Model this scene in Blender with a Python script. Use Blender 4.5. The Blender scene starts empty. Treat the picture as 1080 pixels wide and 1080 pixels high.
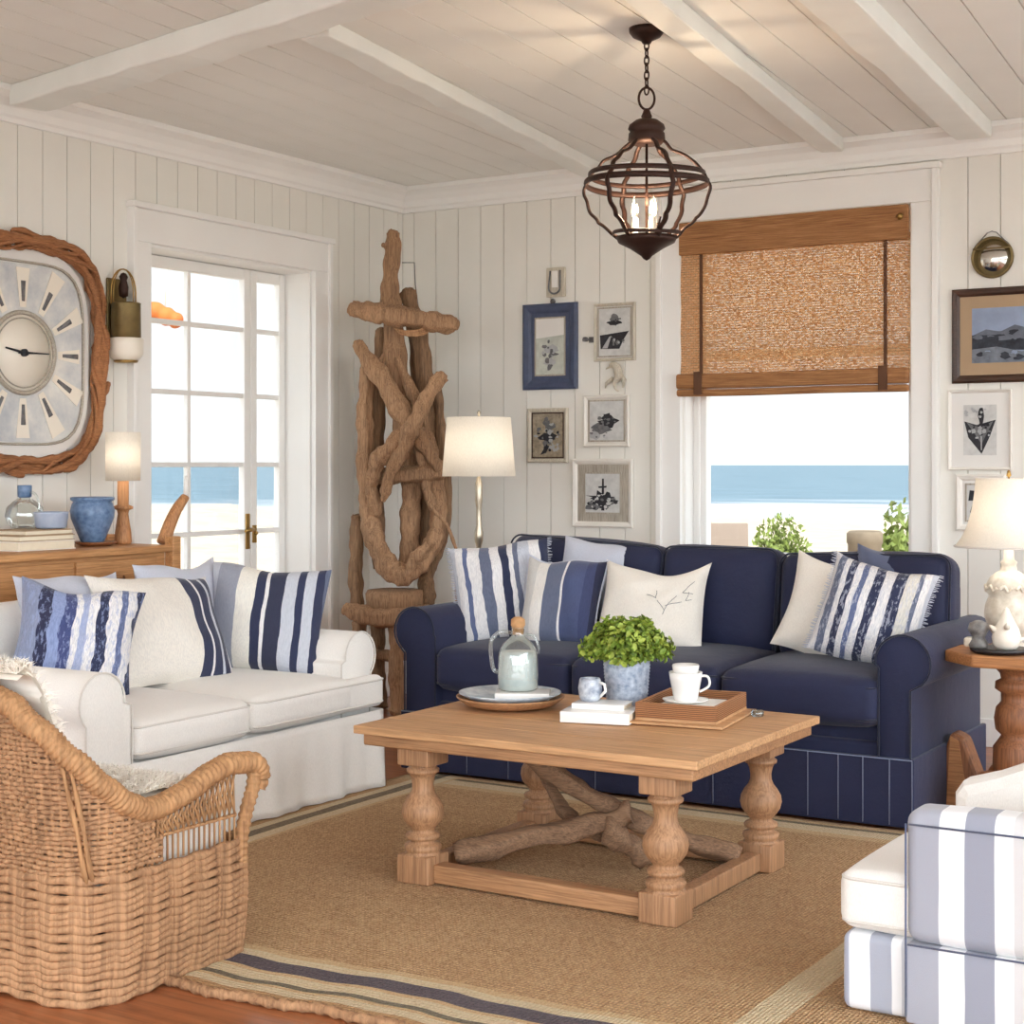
import bpy, math, random
from mathutils import Vector, Matrix, Euler, noise as mnoise
from math import sin, cos, pi, radians as Rd
random.seed(7)
S = bpy.context.scene
COL = S.collection
H = 2.84
PROBE = False

# ------------------------------------------------------------------ materials
class N:
    def __init__(s, name):
        s.m = bpy.data.materials.new(name); s.m.use_nodes = True
        s.t = s.m.node_tree; s.t.nodes.clear()
        s.out = s.t.nodes.new('ShaderNodeOutputMaterial')
    def n(s, typ, ins=None, **kw):
        x = s.t.nodes.new(typ)
        for k, v in kw.items(): setattr(x, k, v)
        for k, v in (ins or {}).items():
            if isinstance(v, bpy.types.NodeSocket): s.t.links.new(v, x.inputs[k])
            else: x.inputs[k].default_value = v
        return x
    def coord(s, scale=(1,1,1), rot=(0,0,0), kind='Object'):
        c = s.n('ShaderNodeTexCoord')
        return s.n('ShaderNodeMapping', {'Vector': c.outputs[kind], 'Scale': scale, 'Rotation': rot}).outputs[0]
    def noise(s, vec, scale, detail=4, rough=.55, dist=0):
        return s.n('ShaderNodeTexNoise', {'Vector': vec, 'Scale': scale, 'Detail': detail, 'Roughness': rough, 'Distortion': dist}).outputs[0]
    def ramp(s, fac, stops, interp='LINEAR'):
        r = s.n('ShaderNodeValToRGB', {'Fac': fac}); cr = r.color_ramp; cr.interpolation = interp
        while len(cr.elements) < len(stops): cr.elements.new(.5)
        for e, (p, c) in zip(cr.elements, stops):
            e.position = p; e.color = (*c[:3], 1)
        return r.outputs[0]
    def math(s, op, a, b=0., c=0.):
        x = s.n('ShaderNodeMath', operation=op)
        for i, v in enumerate((a, b, c)):
            if isinstance(v, bpy.types.NodeSocket): s.t.links.new(v, x.inputs[i])
            else: x.inputs[i].default_value = v
        return x.outputs[0]
    def mix(s, fac, a, b, mode='MIX'):
        x = s.n('ShaderNodeMix', data_type='RGBA', blend_type=mode)
        for k, v in ((0, fac), (6, a), (7, b)):
            if isinstance(v, bpy.types.NodeSocket): s.t.links.new(v, x.inputs[k])
            else: x.inputs[k].default_value = v if k == 0 else (*v[:3], 1)
        return x.outputs[2]
    def done(s, col, rough=.6, bump=None, bstr=.3, bdist=.01, **kw):
        ins = {'Base Color': col if isinstance(col, bpy.types.NodeSocket) else (*col[:3], 1), 'Roughness': rough}
        ins.update(kw)
        b = s.n('ShaderNodeBsdfPrincipled', ins)
        if bump is not None:
            bp = s.n('ShaderNodeBump', {'Height': bump, 'Strength': bstr, 'Distance': bdist})
            s.t.links.new(bp.outputs[0], b.inputs['Normal'])
        s.t.links.new(b.outputs[0], s.out.inputs[0])
        return s.m

def srgb(*c):
    return tuple(((x/255)/12.92 if x/255 <= .04045 else ((x/255+.055)/1.055)**2.4) for x in c)
def dim(c, k): return tuple(x*k for x in c)

def plain(name, c, rough=.6, var=.08, scale=8, bstr=.1, bscale=60, **kw):
    n = N(name); v = n.coord()
    f = n.noise(v, scale)
    col = n.ramp(f, [(.3, dim(c, 1-var)), (.7, dim(c, 1+var))])
    return n.done(col, rough, n.noise(v, bscale, 3), bstr, .004, **kw)
def fabric(name, c, var=.07, weave=520, bstr=.35, rough=.9, sheen=.3):
    n = N(name); v = n.coord()
    f = n.noise(v, 5, 5)
    col = n.ramp(f, [(.3, dim(c, 1-var)), (.7, dim(c, 1+var))])
    fine = n.noise(n.coord((1, 1, .25)), weave, 2)
    col = n.mix(.25, col, n.ramp(fine, [(.35, dim(c, .8)), (.65, dim(c, 1.15))]))
    big = n.noise(v, 9, 4, .6)
    h = n.math('ADD', n.math('MULTIPLY', fine, .25), n.math('MULTIPLY', big, 1.5))
    return n.done(col, rough, h, bstr, .012, **{'Sheen Weight': sheen})
def wood(name, c1, c2, axis=0, scale=1., rough=.55, knots=True, bstr=.25):
    n = N(name); sc = [14*scale]*3; sc[axis] = 1.1*scale
    v = n.coord(tuple(sc))
    f = n.noise(v, 1.6, 8, .62, .9)
    col = n.ramp(f, [(.22, dim(c1, .7)), (.36, c1), (.47, c2), (.56, dim(c1, .92)), (.66, c2), (.8, dim(c1, .62))])
    sc2 = [90*scale]*3; sc2[axis] = 3*scale
    g = n.noise(n.coord(tuple(sc2)), 2, 4)
    col = n.mix(.45, col, n.ramp(g, [(.38, dim(c1, .4)), (.58, dim(c2, 1.15))]))
    big = n.noise(n.coord(), 2.3*scale, 3)
    col = n.mix(.3, col, n.ramp(big, [(.3, dim(c1, .8)), (.7, dim(c2, 1.1))]))
    return n.done(col, rough, n.math('ADD', f, g), bstr, .004)
def stripes(name, stops, axis='X', rough=.9, wob=.0, tex=.25, kind='Generated', bstr=.4, thread=None):
    """woven stripes, constant colour bands along one axis of the cushion itself"""
    n = N(name); v = n.coord(kind=kind)
    o = n.coord()
    if wob:
        w = n.n('ShaderNodeTexNoise', {'Vector': n.coord((3, 3, 3)), 'Scale': 3., 'Detail': 2.}).outputs[0]
    sp = n.n('ShaderNodeSeparateXYZ', {0: v}).outputs[axis]
    if wob: sp = n.math('ADD', sp, n.math('MULTIPLY', n.math('SUBTRACT', w, .5), wob))
    col = n.ramp(sp, stops, 'CONSTANT')
    fine = n.noise(n.coord((1, 1, .15)), 260, 3)
    col = n.mix(tex, col, n.ramp(fine, [(.35, (.5, .52, .6)), (.6, (1, 1, 1))]), 'MULTIPLY')
    if thread:
        t = n.noise(n.coord((1, 1, .3)), 90, 3, .7)
        col = n.mix(n.ramp(t, [(.52, (0, 0, 0)), (.6, (.55, .55, .55))]), col, thread)
    big = n.noise(o, 10, 4)
    h = n.math('ADD', n.math('MULTIPLY', fine, .3), n.math('MULTIPLY', big, 1.3))
    return n.done(col, rough, h, bstr, .012, **{'Sheen Weight': .2})
def metal(name, c, rough=.4, var=.15, m=1.):
    n = N(name); v = n.coord(); f = n.noise(v, 25, 5)
    return n.done(n.ramp(f, [(.3, dim(c, 1-var)), (.7, dim(c, 1+var))]), rough, n.noise(v, 80, 3), .15, .002, Metallic=m)
def glassy(name, tint=(.97, .98, .98), gloss=.08, rough=.02):
    n = N(name)
    t = n.n('ShaderNodeBsdfTransparent', {'Color': (*tint, 1)})
    g = n.n('ShaderNodeBsdfGlossy', {'Color': (1, 1, 1, 1), 'Roughness': rough})
    fr = n.n('ShaderNodeLayerWeight', {'Blend': .25})
    f = n.math('MINIMUM', n.math('ADD', n.math('MULTIPLY', fr.outputs['Fresnel'], min(.7, gloss*3)), gloss*.4), .85)
    mx = n.n('ShaderNodeMixShader', {0: f, 1: t.outputs[0], 2: g.outputs[0]})
    n.t.links.new(mx.outputs[0], n.out.inputs[0])
    return n.m
def translucent(name, c, amt=.45, weave=300):
    n = N(name); v = n.coord()
    f = n.noise(n.coord((1, 1, .3)), weave, 2)
    col = n.ramp(f, [(.3, dim(c, .93)), (.7, dim(c, 1.03))])
    d = n.n('ShaderNodeBsdfDiffuse', {'Color': col}); t = n.n('ShaderNodeBsdfTranslucent', {'Color': col})
    mx = n.n('ShaderNodeMixShader', {0: amt, 1: d.outputs[0], 2: t.outputs[0]})
    n.t.links.new(mx.outputs[0], n.out.inputs[0]); return n.m

M = {}
M['wall'] = plain('wall_paint', srgb(238, 236, 229), .55, .02, 3, .05)
M['trim'] = plain('trim_paint', srgb(245, 244, 241), .45, .015, 3, .05)
M['ceil'] = plain('ceiling_paint', srgb(237, 236, 231), .5, .03, 2, .06)
M['beam'] = plain('beam_paint', srgb(238, 240, 236), .5, .03, 4, .25, 14)
M['pine'] = wood('pine_wood', srgb(176, 120, 72), srgb(205, 154, 102), 1)
M['tabletop'] = wood('table_wood', srgb(188, 140, 96), srgb(214, 168, 122), 0, .8)
M['tableleg'] = wood('table_leg_wood', srgb(150, 108, 76), srgb(184, 140, 102), 2, 1)
M['tablerail'] = wood('table_rail_wood', srgb(156, 110, 74), srgb(190, 144, 102), 0, 1)
M['darkwood'] = wood('dark_turned_wood', srgb(120, 72, 44), srgb(160, 104, 64), 2, 1)
M['endtop'] = wood('end_table_wood', srgb(165, 108, 62), srgb(195, 136, 86), 0, 1)
M['drift'] = wood('driftwood', srgb(116, 84, 60), srgb(188, 148, 112), 2, 1.4, .8, True, .6)
M['drift2'] = wood('weathered_driftwood', srgb(104, 78, 58), srgb(156, 122, 90), 2, 1.1, .8, True, .6)
M['driftx'] = wood('driftwood_brace', srgb(106, 78, 58), srgb(158, 122, 92), 0, 1.3, .8, True, .6)
M['turned'] = wood('lamp_wood', srgb(160, 104, 62), srgb(200, 146, 98), 2, 1.4)
M['wicker'] = wood('wicker_rope', srgb(134, 94, 64), srgb(190, 146, 106), 2, .5, .8, True, .5)
M['wicker_rail'] = wood('wicker_wrap', srgb(150, 106, 68), srgb(196, 150, 104), 2, .5, .75, True, .5)
M['navy'] = fabric('navy_fabric', srgb(24, 31, 66), .12, 500, .3, .75, .12)
M['navydark'] = fabric('navy_piping', srgb(20, 26, 50), .1)
M['stitch'] = fabric('pale_stitching', srgb(120, 126, 150), .05)
M['white'] = fabric('white_slipcover', srgb(240, 236, 230), .02, 500, .3)
M['whitepipe'] = fabric('white_piping', srgb(222, 216, 208), .02, 500, .2)
M['cream'] = fabric('cream_cotton', srgb(240, 234, 224), .03, 400, .35)
M['greyc'] = fabric('pale_blue_grey_cotton', srgb(196, 200, 214), .05, 400, .4)
M['slate'] = fabric('slate_blue_cotton', srgb(90, 98, 126), .08, 400, .4)
M['bronze'] = metal('oiled_bronze', srgb(58, 38, 31), .5, .25, .6)
M['brass'] = metal('aged_brass', srgb(176, 142, 84), .35, .15)
M['olivebrass'] = metal('dull_brass', srgb(126, 108, 70), .45, .15, .7)
M['nickel'] = metal('brushed_nickel', srgb(176, 164, 146), .3, .1)
M['black'] = plain('black_lacquer', srgb(30, 26, 28), .35, .1)
M['shade'] = translucent('linen_shade', srgb(246, 241, 232), .35)
M['creamcup'] = plain('cream_ceramic', srgb(240, 232, 218), .3, .02)
M['porcelain'] = plain('white_porcelain', srgb(244, 242, 238), .2, .01)
M['paper'] = plain('book_pages', srgb(232, 222, 200), .8, .04, 30)
M['glass'] = glassy('window_glass', (.98, .985, .985), .03)
M['glassobj'] = glassy('clear_glass', (.93, .96, .95), .3)
M['glassblue'] = glassy('pale_blue_glass', (.78, .86, .9), .3)
M['water'] = glassy('milky_glass', (.86, .92, .9), .5, .2)
M['cork'] = plain('cork', srgb(196, 150, 104), .9, .15, 60, .5, 90)
M['frameblue'] = plain('blue_frame_paint', srgb(70, 80, 108), .45, .12, 30, .3)
M['framewhite'] = plain('white_frame_paint', srgb(236, 232, 224), .45, .03, 20, .2)
M['framegrey'] = wood('grey_frame_wood', srgb(158, 148, 134), srgb(192, 184, 170), 2, 2)
M['framecream'] = wood('cream_frame_wood', srgb(196, 186, 166), srgb(222, 214, 198), 2, 2)
M['framedark'] = wood('dark_frame_wood', srgb(50, 32, 24), srgb(78, 52, 38), 0, 1.5, .35)
M['kraft'] = plain('tan_mount', srgb(178, 152, 122), .8, .04)
M['matw'] = plain('white_mount', srgb(232, 230, 226), .8, .02)
M['ink'] = plain('dark_ink', srgb(44, 44, 50), .8, .3, 40)
M['inkm'] = plain('grey_ink', srgb(112, 112, 114), .8, .3, 50)
M['inkl'] = plain('pale_ink', srgb(176, 178, 180), .8, .1, 40)
M['greywash'] = plain('grey_wash_print', srgb(206, 206, 204), .8, .12, 30)
M['sepia'] = plain('sepia_print', srgb(160, 148, 128), .8, .35, 45)
M['greenwash'] = plain('pale_green_print', srgb(196, 200, 190), .8, .15, 26)
M['printsky'] = plain('print_sky', srgb(146, 160, 186), .8, .15, 9)
M['printhill'] = plain('print_hills', srgb(106, 112, 124), .8, .2, 30)
M['printsea'] = plain('print_sea', srgb(54, 58, 68), .8, .35, 40)
M['printshore'] = plain('print_shore', srgb(120, 128, 140), .8, .3, 30)
M['leaf'] = plain('leaf_green', srgb(112, 136, 44), .55, .35, 30, .1, 40, **{'Subsurface Weight': .0})
M['leafl'] = plain('young_leaf_green', srgb(156, 172, 70), .55, .25, 30)
M['soil'] = plain('potting_soil', srgb(60, 44, 34), .95, .3, 60, .6)
M['fur'] = plain('sheepskin_wool', srgb(252, 246, 236), .9, .03, 20)
M['orange'] = plain('orange_cloth', srgb(196, 104, 40), .8, .1, 6)
M['shrub'] = plain('shrub_leaves', srgb(104, 116, 50), .8, .3, 6)
M['deckw'] = plain('bleached_deck_wood', srgb(134, 116, 100), .7, .04)
M['post'] = plain('sun_bleached_post', srgb(118, 102, 82), .8, .12, 12)
M['bulb'] = None
n = N('lit_filament'); e = n.n('ShaderNodeEmission', {'Color': (1, .72, .4, 1), 'Strength': 14.}); n.t.links.new(e.outputs[0], n.out.inputs[0]); M['bulb'] = n.m

# floor planks
n = N('hardwood_floor'); v = n.coord((1, 1, 1), (0, 0, 0))
bk = n.n('ShaderNodeTexBrick', {'Vector': v, 'Scale': 1., 'Mortar Size': .0015, 'Brick Width': 1.3, 'Row Height': .095, 'Color1': (.2, .2, .2, 1), 'Color2': (.8, .8, .8, 1), 'Mortar': (0, 0, 0, 1)})
bk.offset = .37
g = n.noise(n.coord((1.2, 18, 1)), 2.2, 7, .6, .6)
col = n.ramp(g, [(.25, srgb(120, 66, 38)), (.6, srgb(172, 106, 66)), (.8, srgb(140, 82, 50))])
col = n.mix(.35, col, bk.outputs[0], 'SOFT_LIGHT')
M['floor'] = n.done(col, .28, n.math('SUBTRACT', 0., bk.outputs[1]), .25, .002)

# jute rug: fine ribbed weave, border bands follow the edges of the rug itself
RX0, RX1, RY0, RY1 = 1.42, 4.3, -4.42, -1.9
n = N('jute_rug'); c = n.n('ShaderNodeTexCoord').outputs['UV']
sp = n.n('ShaderNodeSeparateXYZ', {0: c}); U, V = sp.outputs[0], sp.outputs[1]
wv = n.n('ShaderNodeTexWave', {'Vector': n.coord((1, 1, 1)), 'Scale': 22., 'Distortion': 1.2, 'Detail': 3., 'Detail Scale': 6.}, bands_direction='Y').outputs[0]
wv2 = n.n('ShaderNodeTexWave', {'Vector': n.coord((1, 1, 1)), 'Scale': 30., 'Distortion': 2.5, 'Detail': 2., 'Detail Scale': 4.}, bands_direction='X').outputs[0]
f = n.noise(n.coord((1, 5, 1)), 3.5, 6, .65)
base = n.ramp(f, [(.3, srgb(184, 138, 92)), (.5, srgb(206, 160, 110)), (.72, srgb(222, 180, 132))])
base = n.mix(.55, base, n.ramp(n.math('MULTIPLY', wv, wv2), [(.05, srgb(124, 84, 50)), (.45, srgb(222, 178, 128))]))
fl = n.noise(n.coord((1, 1, 1)), 120, 3, .7)
base = n.mix(.35, base, n.ramp(fl, [(.35, srgb(110, 84, 56)), (.62, srgb(226, 192, 150))]))
J = srgb(212, 180, 136); B = srgb(58, 62, 84); Cc = srgb(222, 204, 168); Gd = srgb(96, 94, 82); T0 = srgb(190, 150, 106)
# V in metres from front edge is stored /10
bx = n.math('MULTIPLY', n.math('MINIMUM', V, .0999), 10.)  # 0..1 m from the front
wob = n.math('MULTIPLY', n.math('SUBTRACT', n.noise(n.coord(), 3., 2), .5), .05)
fr = n.math('ADD', n.math('MULTIPLY', bx, 2.), wob)
front = n.ramp(fr, [(0, T0), (.1, Cc), (.17, J), (.2, Gd), (.25, Cc), (.34, J), (.38, B), (.52, Cc), (.6, J), (.7, J)], 'CONSTANT')
mf = n.math('LESS_THAN', fr, .66)
back_d = n.math('SUBTRACT', (RY1-RY0)/10, V)
bk2 = n.ramp(n.math('ADD', n.math('MULTIPLY', back_d, 20.), wob), [(0, J), (.1, Gd), (.16, Cc), (.32, J)], 'CONSTANT')
mb = n.math('LESS_THAN', back_d, .021)
left = n.ramp(n.math('ADD', n.math('MULTIPLY', U, 20.), wob), [(0, T0), (.16, Cc), (.24, Gd), (.34, Cc), (.44, J)], 'CONSTANT')
ml = n.math('LESS_THAN', U, .024)
rd = n.math('ABSOLUTE', n.math('SUBTRACT', U, (3.80-RX0)/10))
mr = n.math('LESS_THAN', n.math('ADD', rd, n.math('MULTIPLY', wob, .03)), .0045)
col = n.mix(n.math('MULTIPLY', mb, .75), base, bk2)
col = n.mix(n.math('MULTIPLY', mr, .7), col, Cc)
col = n.mix(n.math('MULTIPLY', ml, .75), col, left)
col = n.mix(n.math('MULTIPLY', mf, .85), col, front)
col = n.mix(.35, col, n.ramp(fl, [(.35, (.25, .22, .2)), (.62, (.8, .8, .8))]), 'SOFT_LIGHT')
h = n.math('ADD', n.math('ADD', wv, wv2), n.math('MULTIPLY', fl, 1.2))
M['rug'] = n.done(col, .95, h, .75, .006)

# woven wood blind
n = N('woven_reed_shade')
rw = n.n('ShaderNodeTexBrick', {'Vector': n.coord((1, 1, 1), (Rd(90), 0, 0)), 'Scale': 1., 'Mortar Size': .0019, 'Mortar Smooth': .3, 'Brick Width': .026, 'Row Height': .0125})
st = n.noise(n.coord((2.5, 2.5, 95)), 2.2, 5, .7)
blot = n.noise(n.coord((22, 1, 60)), 2.2, 3, .6)
col = n.ramp(st, [(.34, srgb(176, 130, 88)), (.5, srgb(226, 186, 140)), (.64, srgb(250, 224, 186))])
col = n.mix(.45, col, n.ramp(blot, [(.35, srgb(190, 142, 96)), (.6, srgb(255, 236, 206))]))
d = n.n('ShaderNodeBsdfDiffuse', {'Color': col}); t = n.n('ShaderNodeBsdfTranslucent', {'Color': n.mix(1, col, srgb(255, 246, 232), 'MULTIPLY')})
bp = n.n('ShaderNodeBump', {'Height': n.math('SUBTRACT', st, rw.outputs[1]), 'Strength': .6, 'Distance': .005})
n.t.links.new(bp.outputs[0], d.inputs['Normal'])
mx = n.n('ShaderNodeMixShader', {0: .6, 1: d.outputs[0], 2: t.outputs[0]})
tr = n.n('ShaderNodeBsdfTransparent')
gap = n.math('MULTIPLY', n.math('GREATER_THAN', rw.outputs[1], .5), n.math('GREATER_THAN', blot, .48))
mx2 = n.n('ShaderNodeMixShader', {0: n.math('MULTIPLY', gap, .55), 1: mx.outputs[0], 2: tr.outputs[0]})
n.t.links.new(mx2.outputs[0], n.out.inputs[0]); M['reed'] = n.m
n = N('reed_solid'); st = n.noise(n.coord((2.5, 2.5, 95)), 2.2, 5, .7)
M['reeds'] = n.done(n.ramp(st, [(.3, srgb(120, 78, 48)), (.5, srgb(164, 114, 70)), (.68, srgb(192, 142, 94))]), .8, st, .6, .005)
M['tape'] = plain('brown_tape', srgb(96, 62, 40), .8, .1)

# blue glazed pots
def mottled(name, a, b, sc=45, rough=.35):
    n = N(name); v = n.coord()
    vo = n.n('ShaderNodeTexVoronoi', {'Vector': v, 'Scale': float(sc)}).outputs[0]
    no = n.noise(v, sc*.8, 5, .7)
    f = n.math('ADD', n.math('MULTIPLY', vo, .25), n.math('MULTIPLY', no, .85))
    return n.done(n.ramp(f, [(.3, a), (.75, b)]), rough, f, .4, .004)
M['bluevase'] = mottled('blue_glaze', srgb(58, 86, 126), srgb(122, 150, 186), 45)
M['bluepot'] = mottled('blue_white_pot', srgb(108, 126, 156), srgb(206, 214, 226), 60, .6)
M['bluemug'] = mottled('blue_white_cup', srgb(96, 110, 140), srgb(220, 226, 232), 50)
M['bluedish'] = mottled('blue_wash_plate', srgb(120, 144, 168), srgb(226, 232, 236), 22)
M['marble'] = mottled('cream_carved_stone', srgb(190, 176, 154), srgb(238, 230, 216), 26, .5)

# outdoors
n = N('beach_sand'); v = n.coord(); f = n.noise(v, 1.2, 6, .6)
M['sand'] = n.done(n.ramp(f, [(.3, srgb(170, 152, 128)), (.7, srgb(190, 174, 150))]), .95, n.noise(v, 3, 5), .6, .05)
n = N('sea_water')
g = n.n('ShaderNodeTexCoord').outputs['Object']
dist = n.n('ShaderNodeVectorMath', {0: g}, operation='LENGTH').outputs['Value']
nz = n.noise(n.coord((.02, .08, .1), (0, 0, Rd(31))), 3., 6, .65, .5)
nz2 = n.noise(n.coord((.012, .05, .1), (0, 0, Rd(20))), 2., 5, .6, 1.)
basec = n.ramp(nz, [(.35, srgb(66, 92, 104)), (.6, srgb(92, 116, 126))])
foam = n.math('ADD', n.math('MULTIPLY', n.math('SUBTRACT', 185., dist), .008), n.math('SUBTRACT', nz2, .5))
ff = n.n('ShaderNodeMapRange', {'Value': foam, 'From Min': .12, 'From Max': .42}).outputs[0]
M['sea'] = n.done(n.mix(ff, basec, srgb(176, 178, 178)), .6, nz, .3, .3)

# ------------------------------------------------------------------ mesh tools
class MB:
    def __init__(s): s.v = []; s.f = []; s.mi = []; s.smooth = True; s.sm = []
    def add(s, vs, fs, mi=0, smooth=True):
        o = len(s.v); s.v += [tuple(v) for v in vs]
        for f in fs: s.f.append(tuple(i+o for i in f)); s.mi.append(mi); s.sm.append(smooth)
        return s
    def box(s, a, b, mi=0, mat=None):
        x0, y0, z0 = a; x1, y1, z1 = b
        vs = [(x0,y0,z0),(x1,y0,z0),(x1,y1,z0),(x0,y1,z0),(x0,y0,z1),(x1,y0,z1),(x1,y1,z1),(x0,y1,z1)]
        if mat: vs = [tuple(mat @ Vector(v)) for v in vs]
        return s.add(vs, [(0,3,2,1),(4,5,6,7),(0,1,5,4),(1,2,6,5),(2,3,7,6),(3,0,4,7)], mi, False)
    def rbox(s, a, b, r=.02, n=6, puff=(0,0,0), mi=0, mat=None, wob=0, seed=0):
        """box with rounded edges whose faces swell by puff"""
        cx = [(p+q)/2 for p, q in zip(a, b)]; h = [abs(q-p)/2 for p, q in zip(a, b)]
        r = min(r, min(h)*.999)
        def axis_pts(L):
            m = max(2, n); pts = []
            k = 3
            inner = L-r
            for i in range(k): pts.append(-L + r*i/k)
            for i in range(m+1): pts.append(-inner + 2*inner*i/m)
            for i in range(1, k+1): pts.append(inner + r*i/k)
            return pts
        P = [axis_pts(L) for L in h]
        idx = {}; vs = []; fs = []
        def vid(p):
            key = tuple(round(c, 6) for c in p)
            if key in idx: return idx[key]
            q = [max(-(L-r), min(L-r, c)) for c, L in zip(p, h)]
            d = Vector([c-e for c, e in zip(p, q)])
            if d.length > 1e-9: d = d.normalized()*r
            w = Vector(q)+d
            u = [c/L for c, L in zip(w, h)]
            for ax in range(3):
                if puff[ax]:
                    o1, o2 = [u[k] for k in range(3) if k != ax]
                    w[ax] += puff[ax]*u[ax]*max(0, 1-o1**4)*max(0, 1-o2**4)
            if wob:
                w += Vector((sin(9*w.y+seed)*cos(7*w.z+seed), sin(8*w.x+seed*2)*.6, sin(7*w.x+6*w.y+seed)))*wob
            w += Vector(cx)
            if mat: w = mat @ w
            idx[key] = len(vs); vs.append(tuple(w)); return idx[key]
        for ax in range(3):
            a1, a2 = [(1, 2), (2, 0), (0, 1)][ax]
            for sgn in (-1, 1):
                for i in range(len(P[a1])-1):
                    for j in range(len(P[a2])-1):
                        q = []
                        for di, dj in ((0,0),(1,0),(1,1),(0,1)):
                            p = [0,0,0]; p[ax] = sgn*h[ax]; p[a1] = P[a1][i+di]; p[a2] = P[a2][j+dj]
                            q.append(vid(p))
                        if len(set(q)) < 4: continue
                        fs.append(tuple(q) if sgn > 0 else tuple(reversed(q)))
        return s.add(vs, fs, mi, True)
    def tube(s, pts, r, n=8, closed=False, lobes=0, lob=.18, twist=0., mi=0, flat=None, caps=True, up=None):
        pts = [Vector(p) for p in pts]; k = len(pts)
        rs = r if isinstance(r, (list, tuple)) else [r]*k
        tang = []
        for i in range(k):
            a = pts[(i-1) % k] if (closed or i > 0) else pts[i]
            b = pts[(i+1) % k] if (closed or i < k-1) else pts[i]
            t = (b-a); tang.append(t.normalized() if t.length > 1e-9 else Vector((0,0,1)))
        ref = Vector(up) if up else (Vector((0,0,1)) if abs(tang[0].z) < .9 else Vector((1,0,0)))
        nrm = (ref - tang[0]*ref.dot(tang[0])).normalized()
        vs = []; L = 0
        for i in range(k):
            if up: nrm = (ref - tang[i]*ref.dot(tang[i])).normalized()
            elif i: nrm = (nrm - tang[i]*nrm.dot(tang[i])); nrm = nrm.normalized() if nrm.length > 1e-6 else Vector((1,0,0))
            bi = tang[i].cross(nrm)
            if i: L += (pts[i]-pts[i-1]).length
            for j in range(n):
                th = 2*pi*j/n
                rr = rs[i]*(1+(lob*cos(lobes*th+twist*L) if lobes else 0))
                a_, b_ = cos(th)*rr, sin(th)*rr
                if flat: a_ *= flat[0]; b_ *= flat[1]
                vs.append(pts[i]+nrm*a_+bi*b_)
        fs = []
        for i in range(k if closed else k-1):
            for j in range(n):
                a0 = i*n+j; a1 = i*n+(j+1) % n; b0 = ((i+1) % k)*n+j; b1 = ((i+1) % k)*n+(j+1) % n
                fs.append((a0, a1, b1, b0))
        if not closed and caps:
            fs.append(tuple(reversed(range(n)))); fs.append(tuple(range((k-1)*n, k*n)))
        return s.add(vs, fs, mi, True)
    def lathe(s, prof, n=28, c=(0,0,0), mi=0, mat=None, sq=None):
        """prof: (radius, z); sq: superellipse power for non round sections"""
        vs = []; fs = []; k = len(prof)
        for (r, z) in prof:
            for j in range(n):
                th = 2*pi*j/n
                m = 1.
                if sq: m = (abs(cos(th))**sq+abs(sin(th))**sq)**(-1/sq)
                p = Vector((c[0]+r*m*cos(th), c[1]+r*m*sin(th), c[2]+z))
                vs.append(mat @ p if mat else p)
        for i in range(k-1):
            for j in range(n):
                fs.append((i*n+j, i*n+(j+1) % n, (i+1)*n+(j+1) % n, (i+1)*n+j))
        if prof[0][0] > 1e-5: fs.append(tuple(reversed(range(n))))
        if prof[-1][0] > 1e-5: fs.append(tuple(range((k-1)*n, k*n)))
        return s.add(vs, fs, mi, True)
    def prism(s, poly, a, b, plane='xz', mi=0, smooth=False):
        """polygon in a plane extruded between a and b on the third axis"""
        def P(u, v, w):
            return {'xz': (u, w, v), 'yz': (w, u, v), 'xy': (u, v, w)}[plane]
        k = len(poly)
        vs = [P(u, v, a) for u, v in poly]+[P(u, v, b) for u, v in poly]
        fs = [tuple(range(k)), tuple(reversed(range(k, 2*k)))]
        fs += [(i, i+k, (i+1) % k+k, (i+1) % k) for i in range(k)]
        return s.add(vs, fs, mi, smooth)
    def rough(s, amp, f=(30, 30, 7), o=0):
        for i in range(o, len(s.v)):
            v = Vector(s.v[i]); q = mnoise.noise_vector(Vector((v.x*f[0], v.y*f[1], v.z*f[2])))+mnoise.noise_vector(Vector((v.x*f[0]*2.3, v.y*f[1]*2.3, v.z*f[2]*2)))*.5
            s.v[i] = tuple(v+q*amp)
        return s
    def build(s, name, mat, parent=None, loc=(0,0,0), rot=(0,0,0), bevel=0, subd=0, fix=True, shade=None):
        me = bpy.data.meshes.new(name); me.from_pydata(s.v, [], s.f)
        mats = mat if isinstance(mat, (list, tuple)) else [mat]
        for m in mats: me.materials.append(M[m] if isinstance(m, str) else m)
        for p, mi, sm in zip(me.polygons, s.mi, s.sm): p.material_index = mi; p.use_smooth = sm if shade is None else shade
        me.update()
        if fix:
            import bmesh
            bm = bmesh.new(); bm.from_mesh(me); bmesh.ops.recalc_face_normals(bm, faces=bm.faces); bm.to_mesh(me); bm.free()
        o = bpy.data.objects.new(name, me); COL.objects.link(o)
        o.location = loc; o.rotation_euler = rot
        if parent: o.parent = parent
        if bevel:
            b = o.modifiers.new('bevel', 'BEVEL'); b.width = bevel; b.segments = 2; b.limit_method = 'ANGLE'; b.angle_limit = Rd(40)
        if subd:
            b = o.modifiers.new('subd', 'SUBSURF'); b.levels = subd; b.render_levels = subd
        return o

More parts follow.
